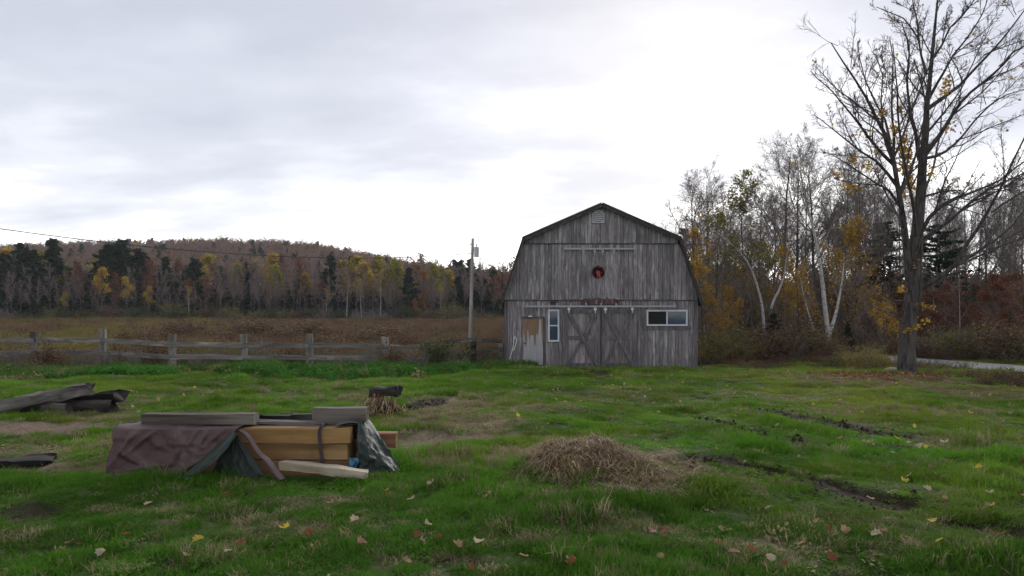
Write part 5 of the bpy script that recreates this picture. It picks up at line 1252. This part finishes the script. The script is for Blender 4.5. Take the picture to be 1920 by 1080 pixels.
x, y, H = atpx(778, 565, 140); put('leafy_tree', fY[3], x, y, H, 'low orange brown tree at the foot of the tall dark spruce', 'tree')
for p, tp_, lb in [(240, 530, 'small bright golden tree in front of the pines'), (277, 545, 'slim golden sapling right of the small golden tree'), (190, 515, 'orange gold leaved tree left of the broad pines'), (118, 555, 'pale golden sapling before the dark spruces at left')]:
    x, y, H = atpx(p, tp_, 141); put('leafy_tree', fY[1], x, y, H, lb, 'tree')
for p, tp_, lb in [(650, 520, 'white stemmed birch pair at the wood edge left of the field centre'), (714, 512, 'straight white birch stem at the wood edge'), (612, 540, 'leaning pale birch at the wood edge'), (678, 530, 'thin white birch between the two taller birches'), (828, 540, 'pale birch near the utility pole'), (355, 540, 'pale grey birch stem below the spruces')]:
    x, y, H = atpx(p, tp_, 141); put('birch_tree', rr.choice(fW), x, y, H, lb, 'tree')
for k in range(3):
    for i in range(62):
        Y = (146, 158, 170)[k] + rr.uniform(-4, 4); p = -60 + i * 16.6 + rr.uniform(-7, 7)
        x, y, H = atpx(p, 0, Y); H = rr.uniform(10, 13.5) if k else rr.uniform(6.5, 11.5)
        v = rr.random()
        if v < .90: put('bare_tree', rr.choice(fB), x, y, H, 'bare grey brown tree at the wood edge beyond the field', 'tree', 'bare trees at the far wood edge')
        else: put('rusty_tree', rr.choice(fR), x, y, H, 'rust leaved tree at the wood edge beyond the field', 'tree', 'rust leaved trees at the far wood edge')

# --- shrubs and bushes
SH = {'brown': [shrub(300 + i, 1.6, 1.4, 18, 1500, .10, [(.11, .062, .04), (.15, .09, .05), (.075, .045, .032), (.19, .13, .06)]) for i in range(2)], 'olive': [shrub(310 + i, 1.5, 1.4, 16, 1100, .08, OLV + [(.09, .085, .03)]) for i in range(2)],
      'dead': [shrub(320 + i, 1.2, 1.0, 18, 60, .05, [(.09, .06, .04)], n2=7, n3=4) for i in range(2)], 'yellow': [shrub(330 + i, 1.3, 1.3, 18, 1000, .07, [(.28, .22, .04), (.20, .17, .04), (.33, .25, .05)]) for i in range(2)],
      'green': [shrub(340, 1.3, 1.5, 18, 2200, .08, [(.045, .085, .025), (.03, .055, .02), (.08, .12, .03), (.10, .08, .04)])], 'orange': [shrub(350, 1.4, 1.3, 16, 1000, .09, ORA)]}
def bush(kind, p, base, Y, h, label, group=None, wide=1.0, name='bush'):
    x = (p - 960) * Y / F; me = rr.choice(SH[kind]); s = h / (1.5 if kind != 'dead' else 1.2)
    o = link(name, me, None, (x, Y, float(gz(x, Y)) - .03), (0, 0, rr.uniform(0, 6.28)), (s * wide, s * wide, s)); return tag(o, label, 'bush', group)
bush('green', 826, 0, 24.7, 1.45, 'dense green bush overgrowing the right end of the board fence', None, 1.15)
bush('dead', 842, 0, 24.6, 1.25, 'dark withered stems sticking out of the green bush')
bush('dead', 205, 0, 24.9, 1.0, 'brown leafless shrub at the fence corner', None, 1.7)
bush('dead', 510, 0, 24.2, 1.15, 'dark dead weed clump before the fence in mid bay', None, .7)
bush('dead', 690, 0, 24.3, 1.1, 'bent dead weed clump left of the last tall fence post', None, .8)
for p_, Y_, h_ in [(20, 23.6, 1.0), (95, 23.8, 1.1), (150, 24.4, .9), (250, 24.2, 1.0), (285, 25.3, 1.2), (370, 23.9, .8), (420, 25.4, 1.2), (545, 25.6, 1.1), (640, 24.0, .8), (735, 24.2, .9), (770, 24.0, .9), (790, 23.8, .8), (600, 25.6, 1.3), (480, 25.8, 1.2), (680, 25.8, 1.2)]:
    bush('dead' if int(p_) % 2 == 0 else 'brown', p_, 0, Y_, h_, 'dry brown weed clump tangled in the board fence', 'weed clumps along the fence', .85)
bush('dead', 40, 0, 24.0, 1.1, 'tangled dead stems by the leftmost fence bays', None, 1.1)
bush('yellow', 140, 0, 45, 1.3, 'wide yellow green bush in the field behind the fence corner', None, 3.4)
bush('yellow', 352, 0, 36, .9, 'small bright yellow bush behind the fence', None, 1.0)
bush('yellow', 350, 0, 30, .5, 'low yellow green weed clump under the fence rails')
bush('orange', 160, 0, 139, 2.5, 'orange bush at the edge of the far wood'); bush('orange', 325, 0, 139, 2.6, 'bright orange bush at the far wood edge below the spruces')
for p, Y, kd, h, wd in [(240, 52, 'brown', 1.6, 1.8), (300, 58, 'brown', 1.6, 2), (285, 40, 'olive', 1.1, 1.3), (430, 56, 'brown', 1.5, 2), (520, 60, 'brown', 1.6, 2), (600, 48, 'brown', 1.5, 1.8), (650, 44, 'brown', 1.5, 1.6), (690, 55, 'brown', 1.7, 2), (560, 42, 'dead', 1.3, 1.5), (470, 44, 'dead', 1.3, 1.5), (630, 36, 'brown', 1.1, 1.2), (390, 47, 'brown', 1.2, 1.5), (265, 33, 'brown', 1.0, 1.5), (330, 70, 'brown', 2.0, 2.4), (490, 75, 'brown', 2.0, 2.6), (720, 60, 'brown', 1.8, 2), (760, 48, 'brown', 1.4, 1.5), (580, 70, 'brown', 2.0, 2.4), (215, 38, 'brown', 1.2, 1.5), (60, 50, 'brown', 1.3, 2.0), (10, 60, 'olive', 1.4, 2), (540, 31, 'brown', .8, 1.2), (330, 30, 'brown', .9, 1.3), (455, 29, 'brown', .8, 1.3), (600, 31, 'brown', 1.0, 1.4), (700, 32, 'brown', 1.0, 1.4), (100, 31, 'brown', .9, 1.4), (30, 33, 'brown', 1.0, 1.5), (760, 31, 'brown', .9, 1.3), (420, 33, 'olive', .8, 1.1), (640, 29, 'olive', .7, 1.2)]:
    bush(kd, p, 0, Y, h, 'brown and yellow weedy shrub in the field beyond the fence', 'shrubs in the field', wd)
for i in range(44):
    p = -40 + i * 23 + rr.uniform(-10, 10); bush(rr.choice(['olive', 'brown', 'green', 'olive', 'dead']), p, 0, rr.uniform(136, 142), rr.uniform(1.8, 4), 'low bush along the foot of the far wood', 'bushes at the far wood edge', 1.3)
for i in range(30):
    Y = rr.uniform(33.5, 39); p = 1318 + i * 9 + rr.uniform(-6, 6); kd = rr.choice(['brown', 'olive', 'brown', 'dead', 'olive', 'dead'])
    bush(kd, p, 0, Y, rr.uniform(1.0, 1.9) if p < 1540 else rr.uniform(.7, 1.0), 'tangled brown and olive brush between lawn and wood right of barn', 'brush along the wood edge', 1.35)
for p, Y, h in [(1318, 33.2, 1.7), (1345, 33.6, 1.5), (1372, 34, 1.6), (1400, 34, 1.4), (1330, 35, 2.0), (1425, 34.5, 1.3), (1480, 34.5, 1.1), (1515, 34, 1.1)]:
    bush('olive' if p % 2 else 'yellow', p, 0, Y, h, 'olive yellow bush in the brush right of the barn wall', 'olive bushes right of the barn', 1.0)
for p, Y, h in [(1600, 26.5, .9), (1622, 26, .95), (1645, 27, .9), (1585, 28, .8), (1660, 25.5, .8), (1615, 29, 1.0)]:
    bush('yellow' if p % 2 == 0 else 'olive', p, 0, Y, h, 'yellow green roadside bush left of the big maple', 'roadside bushes', 1.2)
for p, Y, kd, h in [(1770, 20.5, 'olive', .36), (1800, 20, 'olive', .38), (1830, 19.5, 'brown', .36), (1860, 18.5, 'olive', .42), (1890, 18, 'brown', .42), (1915, 18, 'green', .4), (1745, 21.5, 'olive', .34), (1940, 17.5, 'brown', .45), (1880, 19.3, 'olive', .36), (1975, 17.5, 'olive', .5), (1850, 17.6, 'brown', .3), (1905, 16.8, 'brown', .34)]:
    bush(kd, p, 0, Y, h, 'low brown and green brush beside the road right of the maple', 'roadside brush', 1.3)
for i in range(26):
    Y = rr.uniform(28, 50); x = 20.9 + rr.random() * 1.6; bush(rr.choice(['brown', 'dead', 'olive']), 960 + x * F / Y, 0, Y, rr.uniform(.8, 1.8), 'brown brush on the far side of the road', 'brush across the road', 1.2)

# ------------------------------------------------------------------ grass and weeds
def scatter(name, X, Y, Z, rz, sc, tilt, colr, idx, protos, squash=None):
    n = len(X); me = bpy.data.meshes.new(name); me.vertices.add(n)
    me.vertices.foreach_set('co', np.stack([X, Y, Z], 1).astype(np.float32).ravel())
    rot = np.stack([tilt * np.cos(rz * 3), tilt * np.sin(rz * 5), rz], 1).astype(np.float32)
    a = me.attributes.new('rot', 'FLOAT_VECTOR', 'POINT'); a.data.foreach_set('vector', rot.ravel())
    s3 = np.stack([sc, sc, sc if squash is None else sc * squash], 1).astype(np.float32)
    a = me.attributes.new('scl', 'FLOAT_VECTOR', 'POINT'); a.data.foreach_set('vector', s3.ravel())
    a = me.attributes.new('idx', 'INT', 'POINT'); a.data.foreach_set('value', idx.astype(np.int32))
    a = me.attributes.new('tint', 'FLOAT_COLOR', 'POINT'); a.data.foreach_set('color', np.c_[colr, np.ones(n)].astype(np.float32).ravel())
    me.update()
    o = link(name, me); tag(o, kind='stuff')
    pc = bpy.data.collections.new(name + '_kinds')
    for i, pm in enumerate(protos):
        po = bpy.data.objects.new(name + '_kind_%02d' % i, pm); pc.objects.link(po)
    g = bpy.data.node_groups.new(name + '_scatter', 'GeometryNodeTree')
    g.interface.new_socket('Geometry', in_out='INPUT', socket_type='NodeSocketGeometry'); g.interface.new_socket('Geometry', in_out='OUTPUT', socket_type='NodeSocketGeometry')
    nd = g.nodes; ni = nd.new('NodeGroupInput'); no = nd.new('NodeGroupOutput'); ip = nd.new('GeometryNodeInstanceOnPoints'); ci = nd.new('GeometryNodeCollectionInfo')
    ci.inputs['Collection'].default_value = pc; ci.inputs['Separate Children'].default_value = True; ci.inputs['Reset Children'].default_value = True
    def attr(nm, dt):
        x = nd.new('GeometryNodeInputNamedAttribute'); x.data_type = dt; x.inputs['Name'].default_value = nm; return x.outputs['Attribute']
    L = g.links.new
    L(ni.outputs[0], ip.inputs['Points']); L(ci.outputs[0], ip.inputs['Instance']); ip.inputs['Pick Instance'].default_value = True
    L(attr('idx', 'INT'), ip.inputs['Instance Index']); L(attr('scl', 'FLOAT_VECTOR'), ip.inputs['Scale'])
    er = nd.new('FunctionNodeEulerToRotation'); L(attr('rot', 'FLOAT_VECTOR'), er.inputs[0]); L(er.outputs[0], ip.inputs['Rotation'])
    L(ip.outputs[0], no.inputs[0])
    md = o.modifiers.new('scatter', 'NODES'); md.node_group = g
    return o
def tuft(seed, n, h, rad, wd, lean=.5, curve=.5):
    r = np.random.default_rng(seed); a = r.random(n) * 6.28; q = np.sqrt(r.random(n)) * rad
    b = np.stack([q * np.cos(a), q * np.sin(a), np.full(n, -.01)], 1); az = r.random(n) * 6.28; el = 1.57 - np.abs(r.normal(size=n)) * lean
    d = np.stack([np.cos(az) * np.cos(el), np.sin(az) * np.cos(el), np.sin(el)], 1); L = h * r.uniform(.45, 1.15, (n, 1)); s = np.cross(d, r.normal(size=(n, 3))); s /= np.linalg.norm(s, axis=1, keepdims=True)
    p1 = b + d * L * .55; d2 = d + np.stack([np.cos(az), np.sin(az), -np.ones(n)], 1) * curve * r.uniform(.2, 1, (n, 1)); d2 /= np.linalg.norm(d2, axis=1, keepdims=True); p2 = p1 + d2 * L * .5; w_ = wd * r.uniform(.6, 1.3, (n, 1))
    V = np.stack([b - s * w_ / 2, b + s * w_ / 2, p1 + s * w_ * .42, p1 - s * w_ * .42, p2], 1).reshape(-1, 3); i = np.arange(n)[:, None] * 5
    return np_mesh('grass_tuft', V, [i + [3, 2, 4], i + [0, 1, 2, 3]], M['grass'])
def forb(seed, n, h, rad, ls):
    """broad leaved low weed"""
    r = np.random.default_rng(seed); a = r.random(n) * 6.28; q = np.sqrt(r.random(n)) * rad
    p = np.stack([q * np.cos(a), q * np.sin(a), h * r.uniform(.15, 1, n) * (1 - .5 * q / rad)], 1); V, Q, c = leaves(r, p, ls, [(1, 1, 1)], .8)
    return np_mesh('weed_tuft', V, [Q], M['grass'])
def stalk(seed, n, h, rad, lf):
    r = np.random.default_rng(seed); a = r.random(n) * 6.28; q = np.sqrt(r.random(n)) * rad; b = np.stack([q * np.cos(a), q * np.sin(a), np.full(n, -.03)], 1)
    Vs, Qs, c = strands(r, b, h, .012, [(1, 1, 1)], .25, None, (1.0, 1.5)); tips = Vs.reshape(n, 6, 3)
    u = r.random((n, lf)); pos = tips[:, None, 0] * (1 - u[..., None]) + tips[:, None, 4] * u[..., None] + r.normal(size=(n, lf, 3)) * .03; V2, Q2, c2 = leaves(r, pos.reshape(-1, 3), .055, [(1, 1, 1)], .1, 1.5)
    return np_mesh('stalk_tuft', np.concatenate([Vs, V2]), [np.concatenate([Qs, Q2 + len(Vs)])], M['grass'])
rg = np.random.default_rng(3)
def inview(X, Y, m=1.6): return (np.abs(X) < .735 * Y + m)
def blocked(X, Y):
    b = (X > BX0 - .02) & (X < BX1 + .02) & (Y > BY - .04) & (Y < BY + 12)
    b |= (X > -4.0) & (X < -1.62) & (Y > 7.0) & (Y < 7.9)
    b |= (X > ROADX0 + .1) & (X < ROADX1 - .1)
    return b
def rgrad(X, Y, s, f): return fbm(X * f, Y * f, s, 4)
# lawn
zones = [(3.6, 8, 520, 1.0), (8, 14, 230, 1.25), (14, 22, 110, 1.7), (22, 34, 62, 2.3)]
AX, AY, AS = [], [], []
for y0, y1, den_, s in zones:
    n = int(den_ * (y1 ** 2 - y0 ** 2) * .735 + den_ * (y1 - y0) * 3.2); Y = np.sqrt(rg.random(n) * (y1 ** 2 - y0 ** 2) + y0 ** 2); X = (rg.random(n) * 2 - 1) * (.735 * Y + 1.6)
    AX.append(X); AY.append(Y); AS.append(np.full(n, s))
X = np.concatenate(AX); Y = np.concatenate(AY); Sc = np.concatenate(AS)
so, di, dr, li = tint(X, Y); fl = field(X, Y); md_ = np.exp(-(((X - MOUND[0]) / .95) ** 2 + ((Y - MOUND[1]) / .75) ** 2) * 1.9)
pr = (1 - .97 * so) * (1 - .96 * di) * (1 - .65 * li) * (1 - .85 * md_) * (1 - .35 * dr) * (.30 + .70 * sstep(.40, .54, fbm(X * 2.6, Y * 2.6, 46, 3))) * (1 - fl * .6)
kp = (rg.random(len(X)) < pr) & ~blocked(X, Y); X, Y, Sc, dr, di, li, fl, md_ = [v[kp] for v in (X, Y, Sc, dr, di, li, fl, md_)]
n = len(X); g1 = rgrad(X, Y, 50, .45); g2 = rgrad(X, Y, 52, 1.7); g3 = rg.random(n)
c = np.array([.094, .222, .02]) * (.62 + .75 * g2)[:, None]
yl = np.clip(sstep(.46, .68, g1) * .55 + .45 * sstep(12, 17, Y) * sstep(.3, .6, g1) * (X > 2) + .25 * sstep(8, 12, Y), 0, 1)[:, None]; c = c * (1 - yl) + np.array([.19, .245, .034]) * yl * (.75 + .5 * g2)[:, None]
dk = ((1 - sstep(5.0, 8.5, Y)) * .45)[:, None]; c = c * (1 - dk) + np.array([.042, .098, .018]) * dk; c = c * (.55 + .9 * rgrad(X, Y, 55, .8))[:, None]
dd_ = np.clip(np.maximum(np.maximum(dr, md_), np.maximum(di * .6, np.maximum(li * .5, fl * .8))), 0, 1); isdry = g3 < dd_ * .85 + .05 + .15 * sstep(.48, .62, rgrad(X, Y, 49, 1.3))
c[isdry] = np.array([.30, .25, .145]) * (.55 + .7 * rg.random((isdry.sum(), 1)))
hs = (.7 + .9 * sstep(.45, .75, rgrad(X, Y, 57, .9))) * (.45 + 1.25 * sstep(.3, .75, rgrad(X, Y, 47, 2.3))); hs *= (.68 + .32 * sstep(5, 9, Y)) * (1 - .5 * li) * np.where(dr > .5, .9, 1)
lush = (np.hypot((X + 2.7) / 1.9, (Y - 6.55) / .35) < 1); hs[lush] *= 1.35; hs = hs * (1 - .55 * np.maximum(di, sstep(.02, .4, np.maximum(rutmask(X, Y - .22, 1.5), np.maximum(rutmask(X, Y + .22, 1.5), blobs(SOIL, X, Y))))))
T1 = [tuft(600 + i, 46, .075, .085, .0048, .55, .6) for i in range(6)] + [tuft(610 + i, 26, .13, .06, .0055, .4, .9) for i in range(2)] + [forb(615 + i, 22, .06, .09, .03) for i in range(2)]
ix = rg.integers(0, 6, n); u = rg.random(n); ix = np.where(u < .06, rg.integers(6, 8, n), ix); ix = np.where((u > .9) & (rgrad(X, Y, 58, 1.1) > .5), rg.integers(8, 10, n), ix)
big = rgrad(X, Y, 59, 2.6) > .70; ix = np.where(big & (u < .35), rg.integers(6, 8, n), ix)
scatter('grass', X, Y, gz(X, Y), rg.random(n) * 6.28, Sc * rg.uniform(.75, 1.25, n), rg.normal(size=n) * .12, c, ix, T1, hs * (.8 + .2 * (Y < 10)) / Sc * np.where(Y > 20, 1.25, 1.1))
# long green weeds in front of the fence, along the barn and round the pile
n = 15000; p = rg.uniform(-60, 1000, n); Yf = np.interp(p, [-60, 700, 860, 1000], [22.9, 22.6, 24.5, 29.8]) + rg.normal(size=n) * np.interp(p, [0, 700, 860, 1000], [1.0, 1.0, .9, .7]); X = (p - 960) * Yf / F; Y = Yf
kp = (rgrad(X, Y, 70, .9) > .44) & ~blocked(X, Y); X, Y = X[kp], Y[kp]; n = len(X); g2 = rgrad(X, Y, 71, 1.2)
c = np.array([.05, .145, .022]) * (.6 + .9 * g2)[:, None]; k = rg.random(n) < .08 + .35 * (rgrad(X, Y, 75, .5) > .56); c[k] = np.array([.24, .19, .10]) * (.6 + .6 * rg.random((k.sum(), 1)))
W1 = [forb(640 + i, 46, .22, .20, .06) for i in range(4)] + [tuft(650 + i, 34, .32, .12, .012, .35, .6) for i in range(2)]
scatter('weeds', X, Y, gz(X, Y), rg.random(n) * 6.28, rg.uniform(.6, 1.25, n) * (.55 + 1.1 * rgrad(X, Y, 73, .7)), rg.normal(size=n) * .1, c, np.where(rg.random(n) < .7, rg.integers(0, 4, n), rg.integers(4, 6, n)), W1)
# dry weeds in the field and under the wood edges
n = 70000; Y = np.sqrt(rg.random(n) * (150 ** 2 - 24.5 ** 2) + 24.5 ** 2); Y = np.where(rg.random(n) < .45, rg.uniform(25, 60, n), Y); X = (rg.random(n) * 2 - 1) * (.76 * Y + 3)
fl = field(X, Y); g = rgrad(X, Y, 80, .16); kp = (rg.random(n) < fl * np.clip(.25 + g, 0, 1)) & ~blocked(X, Y) & ~((X > BX1) & (Y > 75)); kp |= (rg.random(n) < .5) & (X > 9.5) & (X < 16) & (Y > 24.5) & (Y < 33) & (X > 7.5 + (33 - Y) * .35) & ((Y > 28.5) | (X > 14.5))
X, Y, g = X[kp], Y[kp], g[kp]; n = len(X)
g2 = rgrad(X, Y, 83, .35)[:, None]; c = np.array([.165, .105, .063]) * (.35 + 1.2 * g2); k = (sstep(.45, .62, rgrad(X, Y, 85, .09)) * (.25 + .75 * (X < -.42 * Y)))[:, None]; c = c * (1 - k) + np.array([.20, .17, .05]) * k * (.7 + .5 * g2)
k = rg.random(n) < .06 + .4 * (1 - sstep(27, 34, Y)); c[k] = np.array([.075, .13, .035]) * (.7 + .6 * rg.random((k.sum(), 1))); k = rg.random(n) < .22; c[k] = [.10, .062, .045]
D1 = [stalk(660 + i, 16, .85, .25, 9) for i in range(4)] + [tuft(670 + i, 50, .55, .22, .012, .4, .7) for i in range(3)]
sc = rg.uniform(.55, 1.2, n) * np.clip(.8 + Y / 90, .8, 2.0)
scatter('field_weeds', X, Y, gz(X, Y), rg.random(n) * 6.28, sc, rg.normal(size=n) * .12, c, np.where(rg.random(n) < .6, rg.integers(0, 4, n), rg.integers(4, 7, n)), D1, np.where(Y > 34, .75, .62) * np.where((X > 9.5) & (Y < 33), .5, 1) * (.5 + 1.1 * rgrad(X, Y, 88, .3)) / np.sqrt(np.clip(.8 + Y / 90, .8, 2.0)))
# far forest on the hill and behind the woods
def farproto(seed, kind, pal):
    if kind == 'c': a, b_, H = conifer(seed, 13, 3.2, 40, 12, 1.0, low=.1)
    else:
        a, b_, H = tree(seed, 12, .16, .25, 10, 6, 5 if kind == 'b' else 3, 0, rmin=.04 if kind == 'b' else .03, twig=FT, up=.1, ratio=(.26, .4), leaf=None if kind == 'b' else (340, .62, pal, .8))
    Va = np.zeros(len(a.vertices) * 3, np.float32)
    bm_ = [a, b_]
    vs = []; fs = []; cs = []; ms = []; n0 = 0
    for q, me in enumerate(bm_):
        co = np.zeros(len(me.vertices) * 3, np.float32); me.vertices.foreach_get('co', co); li = np.zeros(len(me.loops), np.int32); me.loops.foreach_get('vertex_index', li)
        mi = np.zeros(len(me.polygons), np.int32); me.polygons.foreach_get('material_index', mi); cc = np.ones((len(me.vertices), 4), np.float32) * .1
        if 'Col' in me.color_attributes: buf = np.zeros(len(me.vertices) * 4, np.float32); me.color_attributes['Col'].data.foreach_get('color', buf); cc = buf.reshape(-1, 4)
        vs.append(co.reshape(-1, 3)); fs.append(li.reshape(-1, 4) + n0); cs.append(cc); ms.append(mi + (0 if q == 0 else 1)); n0 += len(me.vertices)
    return np_mesh('far_tree', np.concatenate(vs), [np.concatenate(fs)], [M['bark'], M['twig_hill'], M['needle' if kind == 'c' else 'leaf']], col=np.concatenate(cs), mi=np.concatenate(ms))
FP = [farproto(700 + i, 'b', None) for i in range(4)] + [farproto(710, 'l', [(.17, .095, .06), (.13, .08, .06), (.20, .12, .07)]), farproto(711, 'l', [(.22, .13, .05), (.17, .10, .05)]), farproto(712, 'l', YEL), farproto(713, 'l', YGR), farproto(714, 'c', None), farproto(715, 'c', None)]
n = 15000; Y = np.sqrt(rg.random(n) * (560 ** 2 - 176 ** 2) + 176 ** 2); X = -.80 * Y + rg.random(n) * 1.15 * Y
n2 = 2600; Y2 = rg.uniform(74, 190, n2); X2 = rg.uniform(.12, .82, n2) * Y2; k2 = (X2 > 12) & ~((X2 > 14) & (X2 < 22) & (Y2 < 90)); X = np.r_[X, X2[k2]]; Y = np.r_[Y, Y2[k2]]; n = len(X)
g = rgrad(X, Y, 90, .022); g4 = rgrad(X, Y, 92, .012); ix = rg.integers(0, 4, n); u = rg.random(n)
ix = np.where(u < .08 + .30 * sstep(.48, .62, g), rg.integers(4, 6, n), ix); ix = np.where((u > .93) & (g4 > .5), rg.integers(6, 8, n), ix); ix = np.where((u > .975 - .08 * sstep(.5, .62, g4) - .3 * (X > -.08 * Y) * (X < .1 * Y) * (Y < 330)), rg.integers(8, 10, n), ix)
flat_ = np.arange(n) >= n - k2.sum(); ix = np.where(flat_ & (ix > 7), 1, ix); ix = np.where(flat_ & (u < .35), 4, ix)
scatter('forest', X, Y, gz(X, Y) - .3, rg.random(n) * 6.28, rg.uniform(.75, 1.15, n) * np.where(flat_, .52, 1.0), np.zeros(n), np.ones((n, 3)), ix, FP)

# ------------------------------------------------------------------ thin autumn haze
m, o = newmat('haze'); pv = N('ShaderNodeVolumePrincipled'); pv.inputs['Density'].default_value = 0.00016; pv.inputs['Color'].default_value = (.9, .92, .97, 1); pv.inputs['Anisotropy'].default_value = .2
LK(pv.outputs[0], o.inputs['Volume'])
mm = MB(); mm.box(-930, 930, -930, 930, -4, 85); tag(link('haze', mm.mesh('haze', m)), kind='stuff')
